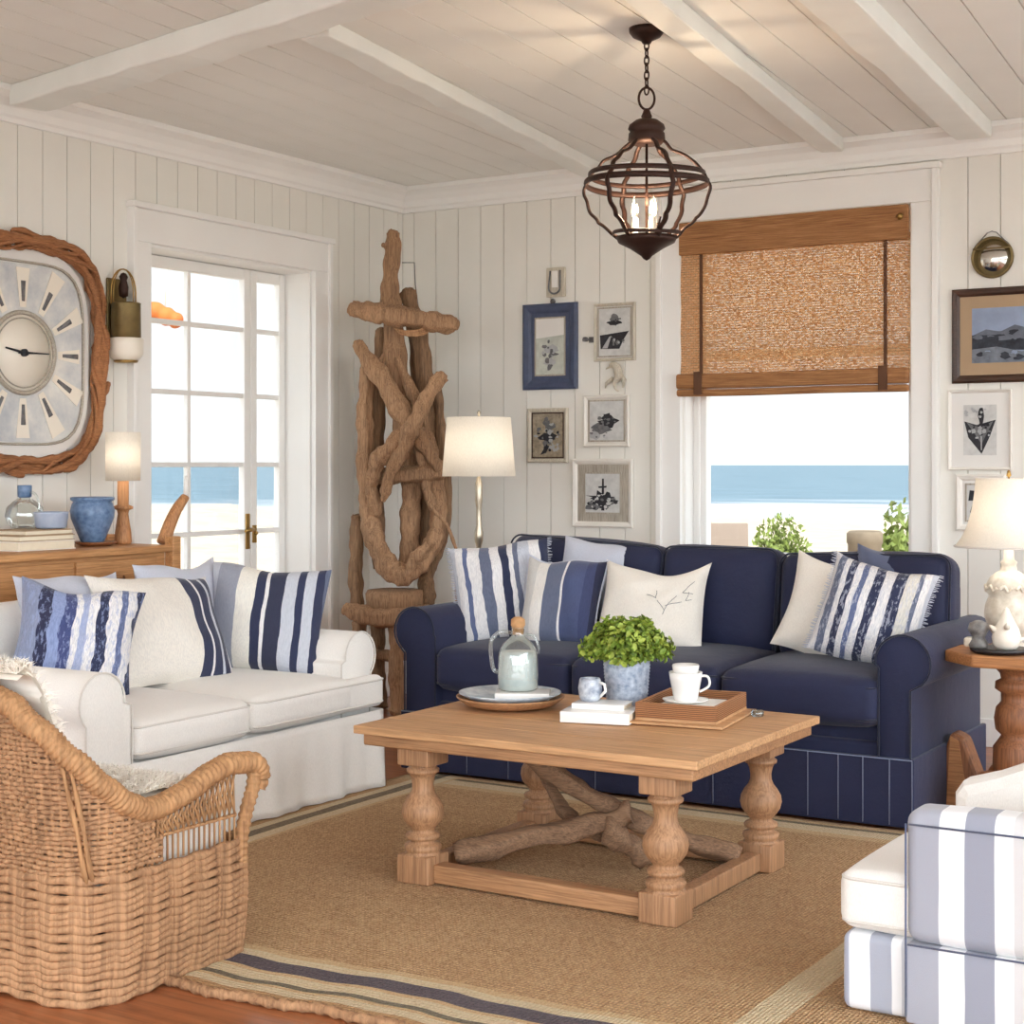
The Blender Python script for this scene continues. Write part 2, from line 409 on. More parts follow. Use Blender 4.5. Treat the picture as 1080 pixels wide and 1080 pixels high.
def tag(o, label=None, cat=None, group=None, kind=None):
    if label: o['label'] = label
    if cat: o['category'] = cat
    if group: o['group'] = group
    if kind: o['kind'] = kind
    return o
def thing(name, label, cat, loc=(0,0,0), rot=(0,0,0), group=None, kind=None):
    o = bpy.data.objects.new(name, None); COL.objects.link(o); o.empty_display_size = .1
    o.location = loc; o.rotation_euler = rot
    return tag(o, label, cat, group, kind)
def struct(o, label=None, cat=None): return tag(o, label, cat, kind='structure')

# camera geometry, only used to measure where real things stand
CAM = Vector((5.228, -7.351, 1.29)); YAW = Rd(31.5)
FW = Vector((-sin(YAW), cos(YAW), 0)); RT = Vector((cos(YAW), sin(YAW), 0))
def at(px, py, depth): return CAM + FW*depth + RT*((px-540)/1680*depth) + Vector((0, 0, (490-py)/1680*depth))

def spline(pts, sub=6, closed=False):
    P = [Vector(p) for p in pts]; out = []; k = len(P)
    rng = range(k if closed else k-1)
    for i in rng:
        p0 = P[(i-1) % k] if (closed or i > 0) else P[i]; p1 = P[i]; p2 = P[(i+1) % k]
        p3 = P[(i+2) % k] if (closed or i+2 < k) else p2
        for j in range(sub):
            t = j/sub
            out.append(.5*((2*p1)+(p2-p0)*t+(2*p0-5*p1+4*p2-p3)*t*t+(3*p1-p0-3*p2+p3)*t**3))
    if not closed: out.append(P[-1])
    return out

# ------------------------------------------------------------------ room shell
XR, YF = 6.6, -9.4   # right wall, wall behind the camera
def boards(mb, axis, run0, run1, pitch, openings, zmax, off, outward, first=0.):
    """tongue and groove boards with real gaps; openings: (r0, r1, z0, z1)"""
    r = run0-first
    while r < run1:
        a, b = max(r, run0)+.0022, min(r+pitch, run1)-.0022
        r += pitch
        if b-a < .006: continue
        cuts = sorted({a, b, *[min(max(o, a), b) for op in openings for o in op[:2]]})
        for u0, u1 in zip(cuts, cuts[1:]):
            if u1-u0 < 1e-4: continue
            mid = (u0+u1)/2; zs = [(0, zmax)]
            for (o0, o1, z0, z1) in openings:
                if o0 < mid < o1:
                    nz = []
                    for (p, q) in zs:
                        if z0 > p: nz.append((p, min(q, z0)))
                        if z1 < q: nz.append((max(p, z1), q))
                    zs = nz
            for p, q in zs:
                if axis == 'x': mb.box((u0, min(off, off+outward), p), (u1, max(off, off+outward), q))
                else: mb.box((min(off, off+outward), u0, p), (max(off, off+outward), u1, q))
    return mb
def slab(mb, axis, run0, run1, openings, zmax, lo, hi):
    cuts = sorted({run0, run1, *[o for op in openings for o in op[:2]]})
    for u0, u1 in zip(cuts, cuts[1:]):
        mid = (u0+u1)/2; zs = [(0, zmax)]
        for (o0, o1, z0, z1) in openings:
            if o0 < mid < o1: zs = [(0, z0)]*(z0 > 0)+[(z1, zmax)]
        for p, q in zs:
            if axis == 'x': mb.box((u0, lo, p), (u1, hi, q))
            else: mb.box((lo, u0, p), (hi, u1, q))

WIN = (1.74, 2.925, .80, 2.515)
DOOR = (-2.014, -.824, 0, 2.30)
mb = MB(); boards(mb, 'x', 0, XR, .148, [WIN], H, 0, .012, .07); slab(mb, 'x', -.22, XR+.2, [WIN], H, .012, .2)
struct(mb.build('wall_back', 'wall'), 'cream tongue and groove wall with the window and the picture frames', 'wall')
mb = MB(); boards(mb, 'y', YF, 0, .136, [DOOR], H, 0, -.012, .03); slab(mb, 'y', YF, 0, [DOOR], H, -.22, -.012)
struct(mb.build('wall_left', 'wall'), 'cream tongue and groove wall with the glazed doors and the clock', 'wall')
RW = [(-9.1, -7.1, .2, 2.65), (-6.9, -5.0, .2, 2.65), (-4.8, -2.9, .2, 2.65), (-2.7, -.8, .2, 2.65)]
mb = MB(); slab(mb, 'y', YF, 0, RW, H, XR, XR+.2)
struct(mb.build('wall_right', 'wall'), 'plain cream wall right of the sofas', 'wall')
FWN = [(.2, 2.15, .1, 2.7), (2.35, 4.3, .1, 2.7), (4.5, 6.4, .1, 2.7)]
mb = MB(); slab(mb, 'x', -.22, XR+.2, FWN, H, YF-.2, YF)
struct(mb.build('wall_front', 'wall'), 'plain cream wall facing the window wall', 'wall')
k = 2
for (a, b, c, d) in RW+FWN:  # out of view windows, added so more daylight reaches the room
    right = (a, b, c, d) in RW
    w = thing('window_%d' % k, 'tall bare window added in an unseen wall to let daylight in', 'window', kind='structure'); k += 1
    mb = MB(); q = .05
    def bb(u0, u1, z0, z1):
        if right: mb.box((XR+.06, u0, z0), (XR+.12, u1, z1))
        else: mb.box((u0, YF-.12, z0), (u1, YF-.06, z1))
    bb(a, a+q, c, d); bb(b-q, b, c, d); bb(a+q, b-q, c, c+q); bb(a+q, b-q, d-q, d)
    m_ = (a+b)/2; bb(m_-.02, m_+.02, c+q, d-q)
    mb.build('window_frame', 'trim', w)
    mb = MB()
    if right: mb.box((XR+.088, a+q, c+q), (XR+.092, b-q, d-q))
    else: mb.box((a+q, YF-.092, c+q), (b-q, YF-.088, d-q))
    mb.build('pane', 'glass', w)

struct(MB().box((-.22, YF-.2, -.2), (XR+.2, .2, 0)).build('floor', 'floor'), 'reddish brown hardwood floor', 'floor')
# ceiling: planks running towards the window wall, a few degrees off square
mb = MB(); ang = Rd(5.0)
mb.box((-.22, YF-.2, H+.012), (XR+.2, .2, H+.18))
mt = Matrix.Rotation(ang, 4, 'Z')
pw = .172; x = -3.0
while x < 8.5:
    # clip each plank to the room with four half planes
    poly = [Vector((x+.003, -12, 0)), Vector((x+pw-.003, -12, 0)), Vector((x+pw-.003, 4, 0)), Vector((x+.003, 4, 0))]
    poly = [mt @ p for p in poly]
    for (nx, ny, dd) in ((-1, 0, 0), (1, 0, XR), (0, 1, 0), (0, -1, -YF)):
        res = []
        for i in range(len(poly)):
            A, Bv = poly[i], poly[(i+1) % len(poly)]
            da, db = nx*A.x+ny*A.y-dd, nx*Bv.x+ny*Bv.y-dd
            if da <= 0: res.append(A)
            if da*db < 0: res.append(A+(Bv-A)*(da/(da-db)))
        poly = res
        if len(poly) < 3: break
    if len(poly) >= 3: mb.prism([(p.x, p.y) for p in poly], H, H+.012, 'xy')
    x += pw
struct(mb.build('ceiling', 'ceil'), 'white painted plank ceiling', 'ceiling')

def crown(name, pts_fn, run0, run1, label):
    prof = [(0, H-.135), (.018, H-.135), (.02, H-.115), (.03, H-.105), (.036, H-.075), (.06, H-.045), (.09, H-.028), (.1, H-.026), (.1, H), (0, H)]
    mb = MB(); k = len(prof); vs = [pts_fn(u, v, run0) for u, v in prof]+[pts_fn(u, v, run1) for u, v in prof]
    mb.add(vs, [tuple(range(k)), tuple(reversed(range(k, 2*k)))]+[(i, i+k, (i+1) % k+k, (i+1) % k) for i in range(k)], 0, False)
    return struct(mb.build(name, 'trim', bevel=.003), label, 'crown moulding')
crown('trim_1', lambda u, v, r: (r, -u, v), 0, XR, 'white crown moulding along the window wall')
crown('trim_2', lambda u, v, r: (u, r, v), YF, 0, 'white crown moulding along the glazed door wall')
struct(MB().box((.0, -.016, 0), (XR, 0, .13)).build('baseboard_back', 'trim', bevel=.004), 'white baseboard under the window wall', 'baseboard')
mb = MB(); mb.box((0, YF, 0), (.016, DOOR[0]-.11, .13)); mb.box((0, DOOR[1]+.12, 0), (.016, -.016, .13))
struct(mb.build('baseboard_left', 'trim', bevel=.004), 'white baseboard under the clock wall', 'baseboard')

def beam(name, p, q, w, h, label):
    p, q = Vector(p), Vector(q); d = (q-p).normalized(); s = Vector((-d.y, d.x, 0))*w/2
    mb = MB(); K = 26; vs = []
    for i in range(K+1):
        c = p+(q-p)*i/K
        wo = .004*sin(i*1.3)+.003*sin(i*2.9)
        for a, b in ((-1, 0), (-1, -1), (1, -1), (1, 0)):
            vs.append((c.x+s.x*a*(1+wo*6), c.y+s.y*a*(1+wo*6), H+b*(h+wo)))
    fs = [(0,1,2,3), tuple(K*4+j for j in (3,2,1,0))]
    for i in range(K):
        for j in range(4): fs.append((i*4+j, (i+1)*4+j, (i+1)*4+(j+1) % 4, i*4+(j+1) % 4))
    mb.add(vs, fs, 0, False)
    return struct(mb.build(name, 'beam', bevel=.008), label, 'ceiling beam')
beam('trim_3', (2.57, -.1, 0), (3.74, -9.2, 0), .11, .065, 'white ceiling beam just right of the pendant')
beam('trim_4', (3.24, -.1, 0), (3.98, -9.2, 0), .16, .075, 'white ceiling beam furthest right')
beam('trim_5', (1.28, -.1, 0), (1.74, -2.98, 0), .12, .06, 'white ceiling beam left of the pendant')
beam('trim_6', (.1, -2.80, 0), (2.9, -3.40, 0), .17, .085, 'white cross beam at upper left of the ceiling')

# window 1 -------------------------------------------------------------
w = thing('window_1', 'tall sea view window behind the navy sofa', 'window', kind='structure')
x0, x1, z0, z1 = WIN
mb = MB()  # casing
cw = .115
mb.box((x0-cw, -.028, z0-.1), (x0, 0, z1)); mb.box((x1, -.028, z0-.1), (x1+cw, 0, z1)); mb.box((x0-cw, -.028, z1), (x1+cw, 0, z1+.15))
mb.box((x0-cw-.018, -.045, z0-.1), (x0-cw+.012, 0, z1+.15)); mb.box((x1+cw-.012, -.045, z0-.1), (x1+cw+.018, 0, z1+.15))
mb.box((x0-cw-.03, -.05, z1+.15), (x1+cw+.03, 0, z1+.178))
mb.build('window_casing', 'trim', w, bevel=.004)
MB().box((x0-cw-.04, -.06, z0-.03), (x1+cw+.04, .1, z0)).build('window_sill', 'trim', w, bevel=.005)
mb = MB()
mb.box((x0, .012, z0), (x0+.012, .2, z1)); mb.box((x1-.012, .012, z0), (x1, .2, z1)); mb.box((x0+.012, .012, z1-.012), (x1-.012, .2, z1))
mb.build('window_reveal', 'trim', w)
mb = MB()
mb.box((x0+.012, .1, z0), (x0+.085, .16, z1-.012)); mb.box((x1-.05, .1, z0), (x1-.012, .16, z1-.012))
mb.box((x0+.085, .1, z0), (x1-.05, .16, z0+.05)); mb.box((x0+.085, .1, z1-.07), (x1-.05, .16, z1-.012))
mb.box((x0+.085, .09, 1.82), (x1-.05, .16, 1.87)); mb.box((x0+.04, .088, z0), (x0+.055, .1, z1-.012))
mb.build('window_sash', 'trim', w, bevel=.004)
MB().box((x0+.085, .128, z0+.05), (x1-.05, .132, z1-.07)).build('pane', 'glass', w)

# roman shade ----------------------------------------------------------
b = thing('roman_shade', 'woven reed roman shade half lowered over the sea view window', 'blind', (2.33, -.02, 2.5))
mb = MB(); W = .59
def sheet(mb, z0, z1, y, th, nx=30, nz=24, amp=.004):
    for side in (0, 1):
        vs = []; fs = []
        for i in range(nz+1):
            for j in range(nx+1):
                xx = -W+2*W*j/nx; zz = z0+(z1-z0)*i/nz
                vs.append((xx, y+amp*sin(zz*26)+th*side+.002*sin(xx*14), zz))
        for i in range(nz):
            for j in range(nx):
                q = (i*(nx+1)+j, i*(nx+1)+j+1, (i+1)*(nx+1)+j+1, (i+1)*(nx+1)+j)
                fs.append(q if side == 0 else tuple(reversed(q)))
        mb.add(vs, fs)
sheet(mb, -.78, -.12, 0, .004)
mb.build('woven_panel', 'reed', b, fix=False)
mb = MB(); mb.rbox((-W, -.03, -.155), (W, -.004, .008), .006, 4, wob=.001); mb.build('valance', 'reeds', b)
mb = MB(); mb.rbox((-W-.01, -.045, -.83), (W, .004, -.755), .012, 6, wob=.0015); mb.rbox((-W-.01, -.04, -.868), (W, .002, -.832), .012, 6, wob=.0015)
mb.build('bottom_fold', 'reeds', b)
for xx in (-W+.115, W-.115):
    mb = MB(); mb.box((xx-.008, -.012, -.76), (xx+.008, -.006, -.15)); mb.rbox((xx-.022, -.052, -.86), (xx+.022, -.045, -.745), .002, 2)
    mb.build('tape', 'tape', b)
MB().lathe([(.0, 0), (.012, .002), (.016, .01), (.008, .018), (0, .02)], 12, mat=Matrix.Translation((.555, -.03, -.05)) @ Matrix.Rotation(pi/2, 4, 'X')).build('brass_knob', 'brass', b)

# glazed doors -----------------------------------------------------------
y0, y1, _, z1 = DOOR
cs = struct(MB().box((-.0, y0-.107, 0), (.03, y0, z1)).box((0, y1, 0), (.03, y1+.119, z1)).box((0, y0-.107, z1), (.03, y1+.119, z1+.15))
   .box((0, y0-.125, 0), (.045, y0-.1, z1+.15)).box((0, y1+.108, 0), (.045, y1+.132, z1+.15)).box((0, y0-.135, z1+.15), (.055, y1+.142, z1+.178))
   .box((-.22, y0-.01, 0), (0, y0+.012, z1)).box((-.22, y1-.012, 0), (0, y1+.01, z1)).box((-.22, y0+.012, z1-.014), (0, y1-.012, z1+.01))
   .build('trim_7', 'trim', bevel=.004), 'white casing and reveal around the glazed doors', 'door casing')
def gdoor(name, ya, yb, cols, zs, handle, label):
    d = thing(name, label, 'door', (-.18, ya, 0), kind='structure')
    mb = MB(); W_ = yb-ya; st = .045; top = z1-.016; t = .02
    mb.box((-t, 0, .01), (t, st, top)); mb.box((-t, W_-st, .01), (t, W_, top))
    mb.box((-t, st, .01), (t, W_-st, .22)); mb.box((-t, st, top-.055), (t, W_-st, top))
    mb.build('door_frame', 'trim', d, bevel=.004)
    mb = MB()
    for i in range(1, cols):
        yy = st+(W_-2*st)*i/cols; mb.box((-t*.7, yy-.012, .22), (t*.7, yy+.012, top-.055))
    for z in zs: mb.box((-t*.72, st, z-.012), (t*.72, W_-st, z+.012))
    mb.build('glazing_bars', 'trim', d, bevel=.003)
    MB().box((-.002, st, .22), (.002, W_-st, top-.055)).build('pane', 'glass', d)
    if handle:
        yy = W_-.024 if handle == 'plate' else .022
        mb = MB(); mb.rbox((t, yy-.016, .86 if handle == 'plate' else .89), (t+.006, yy+.016, 1.04 if handle == 'plate' else .98), .004, 2)
        mb.tube([(t+.003, yy, .96), (t+.045, yy, .96), (t+.05, yy-.07, .955)] if handle == 'plate' else [(t+.003, yy, .94), (t+.02, yy, .94)], .009, 8)
        mb.build('door_handle', 'brass', d)
    return d
gdoor('door_1', -2.0, -1.115, 2, [.62, .95, 1.29, 1.64, 1.975], 'plate', 'wide glazed door leaf with two columns of panes and brass handle plate')
gdoor('door_2', -1.108, -.84, 1, [.62, .95, 1.29, 1.64, 1.975], 'latch', 'narrow glazed door leaf with one column of panes')

# ------------------------------------------------------------------ outdoors
def terrain():
    mb = MB(); vs = []; fs = []; rs = [0, 4, 7.5, 10, 13, 17, 22, 28, 34, 42, 50, 60, 72, 86, 100, 116, 135]; n_ = 120
    for r in rs:
        for j in range(n_):
            a = 2*pi*j/n_; x_ = 3.3+r*cos(a); y_ = -4.6+r*sin(a)
            az = math.degrees(math.atan2(y_-CAM.y, x_-CAM.x))
            dune = max(0, min(1, (az-124)/8))
            z = -.62
            if r > 10: z = -.62 - (r-10)*.0135
            z += dune*1.25*math.exp(-((r-46)/16)**2)+ (1-dune)*.25*math.exp(-((r-40)/12)**2)
            if r > 90: z -= (r-90)*.05
            z += .06*sin(x_*.7)*cos(y_*.5)*(r > 8)
            vs.append((x_, y_, z))
    for i in range(len(rs)-1):
        for j in range(n_): fs.append((i*n_+j, i*n_+(j+1) % n_, (i+1)*n_+(j+1) % n_, (i+1)*n_+j))
    mb.add(vs, fs); return mb.build('sandy_beach', 'sand')
tm = plain('pale_reflector', srgb(238, 234, 226), .8, .03, 2)  # unseen pale slab, added to throw daylight up onto the ceiling
struct(MB().box((XR+.3, -22, -.3), (XR+9, .2, -.12)).box((-6, -22, -.3), (XR+.3, YF-.3, -.12)).build('reflector', tm), 'pale slab added out of view to bounce daylight indoors', 'reflector')
struct(terrain(), 'pale sandy beach outside the window and doors', 'beach')
mb = MB(); mb.lathe([(60, 0), (200, 0), (1000, 0), (9000, 0)], 96)
mb.f = mb.f[:-2]; mb.mi = mb.mi[:-2]; mb.sm = mb.sm[:-2]
struct(mb.build('sea', 'sea', loc=(3, -4, -2.55)), 'blue green sea with pale surf', 'sea')

def bush(name, loc, r, label, mat='shrub', cnt=900, seed=1):
    rnd = random.Random(seed); o = thing(name, label, 'shrub', loc)
    mb = MB()
    for i in range(cnt):
        a = rnd.uniform(0, 2*pi); el = math.asin(rnd.uniform(0, 1)); k = rnd.uniform(.7, 1)
        lump = 1+.2*sin(3*a+seed)
        c = Vector((cos(a)*cos(el)*r[0], sin(a)*cos(el)*r[1], sin(el)*r[2]))*k*lump
        s_ = rnd.uniform(.06, .1)*max(r)*.5; q = Euler((rnd.uniform(0, 6), rnd.uniform(0, 6), rnd.uniform(0, 6))).to_matrix()
        mb.add([c+q @ Vector(p) for p in ((-s_, 0, 0), (0, -s_*.5, 0), (s_, 0, 0), (0, s_*.5, 0))], [(0, 1, 2, 3)], 0, False)
    mb.build('foliage', mat, o, fix=False)
    mb = MB()
    for i in range(5):
        a = i*1.3; mb.tube([(0, 0, -.1), (cos(a)*r[0]*.5, sin(a)*r[1]*.5, r[2]*.6)], [.04, .015], 6)
    mb.build('stem', 'drift2', o)
p = at(822, 588, 22); bush('dune_shrub', (p.x, p.y, -.75), (.5, .4, 1.2), 'low wide green shrub outside the sea view window', 'shrub', 3200, 2)
p = at(948, 590, 17); bush('dune_shrub', (p.x, p.y, -.7), (.26, .26, 1.4), 'narrow green shrub by the right edge of the sea view window', 'shrub', 2400, 5)
# bleached deck chair and post seen above the sofa
p = at(758, 560, 11.5)
d = thing('deck_chair', 'bleached white deck chair outside behind the sofa', 'chair', (p.x, p.y, -.62), (0, 0, Rd(30)))
mb = MB(); mb.rbox((-.24, -.02, .4), (.24, .02, 1.5), .01, 3); mb.build('backrest', 'deckw', d, rot=(Rd(-10), 0, 0))
MB().rbox((-.26, -.5, .38), (.26, .02, .42), .01, 3).build('seat', 'deckw', d)
for s_ in (-1, 1): MB().rbox((s_*.27-.04, -.55, .93), (s_*.27+.04, .2, .97), .01, 3).build('armrest', 'deckw', d)
for sx in (-1, 1):
    for yy in (-.5, .12): MB().rbox((sx*.27-.025, yy-.03, 0), (sx*.27+.025, yy+.03, .93), .006, 2).build('leg', 'deckw', d)
p = at(912, 560, 12.5)
d = thing('planter_tub', 'sun bleached wooden tub outside by the narrow shrub', 'planter', (p.x, p.y, -.62))
MB().lathe([(.1, 0), (.13, .3), (.13, 1.28), (.14, 1.3), (.14, 1.37), (.12, 1.39), (.1, 1.37)], 20).build('tub', 'post', d)
for z in (.35, 1.0): MB().lathe([(.132, z), (.137, z+.004), (.137, z+.03), (.132, z+.034)], 20).build('hoop', 'tape', d)
# beach log and white marker outside the doors
p = at(236, 508, 24)
p.z = -.86-.0
tag(MB().tube(spline([(-.45, 0, 0), (-.2, .05, .05), (.1, 0, .02), (.5, .05, 0)], 4), [.04, .05, .06, .06, .06, .07, .07, .07, .07, .07, .06, .05, .04], 8).build('beach_log', 'post', loc=(p.x, p.y, p.z), rot=(0, 0, Rd(31))), 'short weathered log on the sand outside the glazed doors', 'log')
# orange wind sock hanging outside the door
p = at(174, 333, 9.6)
d = thing('orange_float', 'orange cloth float hanging outside top left door pane', 'float', tuple(p))
mb = MB(); pts = [(-.105, 0, .045), (-.06, 0, .03), (0, 0, .0), (.05, 0, -.02), (.1, 0, -.05)]
mb.tube(spline([Vector(q[:1]+(0,)+q[2:]) for q in pts], 5), [.02, .038, .046, .05, .053, .056, .056, .054, .05, .052, .056, .058, .057, .053, .048, .046, .05, .05, .045, .035, .02], 14)
mb.build('float_body', 'orange', d, rot=(0, 0, YAW))
MB().tube([(0, 0, .04), (.01, 0, .28), (.0, .0, .95)], .003, 6).build('cord', 'paper', d)

# ------------------------------------------------------------------ rug
mb = MB(); nx, ny = 70, 60; vs = []; uv = []
for i in range(ny+1):
    for j in range(nx+1):
        u, v = j/nx, i/ny
        xx = RX0+(RX1-RX0)*u; yy = RY0+(RY1-RY0)*v
        e = 1-v
        yy += (.13*(u-.42)+.012*sin(xx*9)+.006*sin(xx*31))*e**3
        zz = .012+.0015*sin(xx*3+yy*2)
        vs.append((xx, yy, zz)); uv.append(((xx-RX0)/10, (v*(RY1-RY0))/10))
fs = [(i*(nx+1)+j, i*(nx+1)+j+1, (i+1)*(nx+1)+j+1, (i+1)*(nx+1)+j) for i in range(ny) for j in range(nx)]
top = list(vs)
mb.add(vs, fs)
ring = [j for j in range(nx+1)]+[(i)*(nx+1)+nx for i in range(1, ny+1)]+[ny*(nx+1)+j for j in range(nx-1, -1, -1)]+[i*(nx+1) for i in range(ny-1, 0, -1)]
bo = [(vs[i][0], vs[i][1], .001) for i in ring]; o_ = len(mb.v); mb.v += bo
for a in range(len(ring)):
    b_ = (a+1) % len(ring); mb.f.append((ring[a], o_+a, o_+b_, ring[b_])); mb.mi.append(0); mb.sm.append(True)
uvall = uv+[uv[i] for i in ring]
rug = mb.build('jute_rug', 'rug', fix=False)
ul = rug.data.uv_layers.new(name='UVMap')
for lp in rug.data.loops: ul.data[lp.index].uv = uvall[lp.vertex_index]
tag(rug, 'tan jute rug with navy and cream border stripes on the floor', 'rug')
mb = MB(); path = []
for j in range(nx*3+1):
    u = j/(nx*3); xx = RX0+(RX1-RX0)*u; path.append((xx, RY0+(.13*(u-.42)+.012*sin(xx*9)+.006*sin(xx*31))-.004, .012))
mb.tube(path, .0125, 8, lobes=2, lob=.3, twist=140); e = mb.build('braided_edge', 'wicker', rug)

# ------------------------------------------------------------------ pillows
def pillow(name, label, mat, loc, w, h, yaw, lean=18, roll=0, t=.15, fringe=None, piping=None, sag=0, group='scatter cushions', seed=0, corner=.085):
    o = thing(name, label, 'cushion', loc, (0, 0, 0), group)
    o.rotation_mode = 'XYZ'
    R_ = Matrix.Rotation(Rd(yaw), 3, 'Z') @ Matrix.Rotation(Rd(-lean), 3, 'X') @ Matrix.Rotation(Rd(roll), 3, 'Y')
    o.rotation_euler = R_.to_euler()
    rnd = random.Random(seed+hash(name) % 7); ph = [rnd.uniform(0, 6) for _ in range(6)]
    K = 28; mb = MB()
    def P(u, v, s):
        x = w/2*u*(1-corner*(1-v*v))*(1+.02*sin(3*v+ph[4])); z = h/2*v*(1-corner*(1-u*u)*(1.3 if v > 0 else .5))+.008*sin(3.2*u+ph[5])*abs(v)
        f = max(0, (1-abs(u)**2.6)*(1-abs(v)**2.6))**.5
        wr = 1+.07*sin(4*u+3*v+ph[0])+.05*sin(7*v-5*u+ph[1])+.04*sin(11*u+ph[2])*v
        y = s*t*.62*f*wr
        z += h/2 - sag*(1-abs(v))*0 + .006*sin(5*u+ph[3])*max(v, 0)
        if v > 0 and sag: z -= sag*v*(1-u*u)
        return (x, y, z)
    for s in (-1, 1):
        vs = [P(-1+2*j/K, -1+2*i/K, s) for i in range(K+1) for j in range(K+1)]
        fs = [(i*(K+1)+j, i*(K+1)+j+1, (i+1)*(K+1)+j+1, (i+1)*(K+1)+j) for i in range(K) for j in range(K)]
        if s > 0: fs = [tuple(reversed(f)) for f in fs]
        mb.add(vs, fs)
    mb.build('cushion_cover', mat, o, fix=False)
    border = [(-1+2*j/K, -1) for j in range(K)]+[(1, -1+2*j/K) for j in range(K)]+[(1-2*j/K, 1) for j in range(K)]+[(-1, 1-2*j/K) for j in range(K)]
    if piping:
        MB().tube([P(a, b_, 1) for a, b_ in border], .005, 6, closed=True).build('piping', piping, o)
    if fringe:
        mb = MB(); rr = random.Random(seed)
        sides = [(1, q) for q in [i/60*2-1 for i in range(61)]]+[(-1, q) for q in [i/60*2-1 for i in range(61)]]
        for a, b_ in sides:
            if a == -1 and b_ == -1: mb.build('fringe', fringe, o); mb = MB()
            p_ = Vector(P(a, b_, 1)); q = p_+Vector((a*rr.uniform(.012, .022), rr.uniform(-.006, .006), rr.uniform(-.006, .006)))
            mb.tube([p_, q], [.0022, .001], 4)
        mb.build('fringe', fringe, o)
    return o
NV = srgb(42, 49, 80); WH = srgb(234, 232, 232); DB = srgb(98, 110, 148); LG = srgb(198, 202, 212); SL = srgb(102, 110, 134)
M['p_patch'] = stripes('denim_patchwork', [(0, srgb(140, 150, 178)), (.2, srgb(40, 44, 76)), (.3, srgb(142, 158, 200)), (.38, srgb(66, 76, 124)), (.47, WH), (.52, srgb(170, 180, 210)), (.58, WH), (.66, NV), (.74, WH), (.82, DB), (.87, WH), (.93, NV)], wob=.12, tex=.5, thread=srgb(150, 164, 204))
M['p_navyend'] = stripes('cream_cushion_with_navy_bands', [(0, srgb(238, 232, 222)), (.66, NV), (.745, WH), (.765, NV), (.84, LG), (.87, NV), (.93, WH)], wob=.03)
M['p_mix'] = stripes('grey_white_navy_stripe', [(0, LG), (.08, srgb(156, 160, 174)), (.27, srgb(240, 236, 226)), (.42, NV), (.5, WH), (.53, srgb(48, 52, 76)), (.66, LG), (.76, NV), (.82, LG), (.9, NV), (.96, SL)], wob=.03)
M['p_blue'] = stripes('blue_white_stripe', [(0, LG), (.06, WH), (.14, DB), (.18, WH), (.3, SL), (.4, WH), (.5, NV), (.58, WH), (.63, SL), (.68, LG), (.8, WH), (.9, NV)], wob=.08, tex=.4)
M['p_grey'] = stripes('grey_navy_panels', [(0, srgb(214, 212, 208)), (.2, srgb(236, 232, 226)), (.34, SL), (.55, WH), (.575, srgb(74, 84, 120)), (.8, srgb(60, 68, 104)), (.9, srgb(34, 38, 66))], wob=.01)
M['p_nautical'] = stripes('navy_white_ikat', [(0, WH), (.07, SL), (.14, WH), (.19, NV), (.26, WH), (.32, DB), (.37, WH), (.44, NV), (.53, WH), (.63, NV), (.74, srgb(216, 212, 204)), (.84, SL), (.88, WH), (.94, LG)], wob=.05, tex=.5, thread=srgb(190, 194, 210))

G1 = 'cushions on the white loveseat'
pillow('throw_pillow', 'denim blue patchwork striped cushion against near arm of white loveseat', 'p_patch', (1.0, -3.43, .47), .43, .42, 45, 22, 8, .15, group=G1, seed=3)
pillow('throw_pillow', 'cream cushion with navy bands at its right end', 'p_navyend', (1.03, -2.91, .455), .58, .46, 84, 26, 3, .17, group=G1, seed=5, fringe=None)
pillow('throw_pillow', 'grey cushion with white and navy vertical stripes by far arm of white loveseat', 'p_mix', (1.06, -2.47, .46), .49, .44, 27, 16, 3, .15, group=G1, seed=7)
pillow('throw_pillow', 'plain pale grey cushion peeking out behind the navy banded one', 'greyc', (.86, -2.62, .46), .44, .46, 86, 16, 0, .13, group=G1, seed=9)
pillow('throw_pillow', 'pale blue crumpled cushion showing between patchwork and cream cushions', 'greyc', (.84, -3.18, .46), .44, .45, 80, 18, 0, .13, group=G1, seed=10)
G2 = 'cushions on the navy sofa'
pillow('throw_pillow', 'blue and white striped fringed cushion leaning on left arm of navy sofa', 'p_blue', (1.63, -1.5, .53), .44, .44, 30, 14, -7, .13, fringe='greyc', group=G2, seed=11)
pillow('throw_pillow', 'plain pale blue grey cushion tucked behind two striped ones on navy sofa', 'greyc', (1.93, -1.3, .60), .40, .37, 12, 12, 7, .11, group=G2, seed=12)
pillow('throw_pillow', 'wide panelled cushion from pale grey to navy on navy sofa', 'p_grey', (1.89, -1.56, .53), .36, .385, 10, 20, 2, .14, piping='greyc', group=G2, seed=13)
p4 = pillow('throw_pillow', 'cream cushion with thin grey coral drawing on navy sofa', 'cream', (2.29, -1.50, .53), .46, .38, 12, 22, 2, .14, group=G2, seed=14, sag=.03)
pillow('throw_pillow', 'plain cream cushion behind the navy striped one at right arm', 'cream', (3.02, -1.44, .53), .42, .40, 14, 20, 14, .14, group=G2, seed=15)
pillow('throw_pillow', 'plain slate blue cushion with corner up behind striped one at right', 'slate', (3.19, -1.27, .56), .34, .40, 10, 12, 10, .12, group=G2, seed=16)
pillow('throw_pillow', 'navy and white striped cushion leaning on right arm of navy sofa', 'p_nautical', (3.21, -1.58, .545), .40, .40, 14, 18, 15, .14, fringe='greyc', group=G2, seed=17)
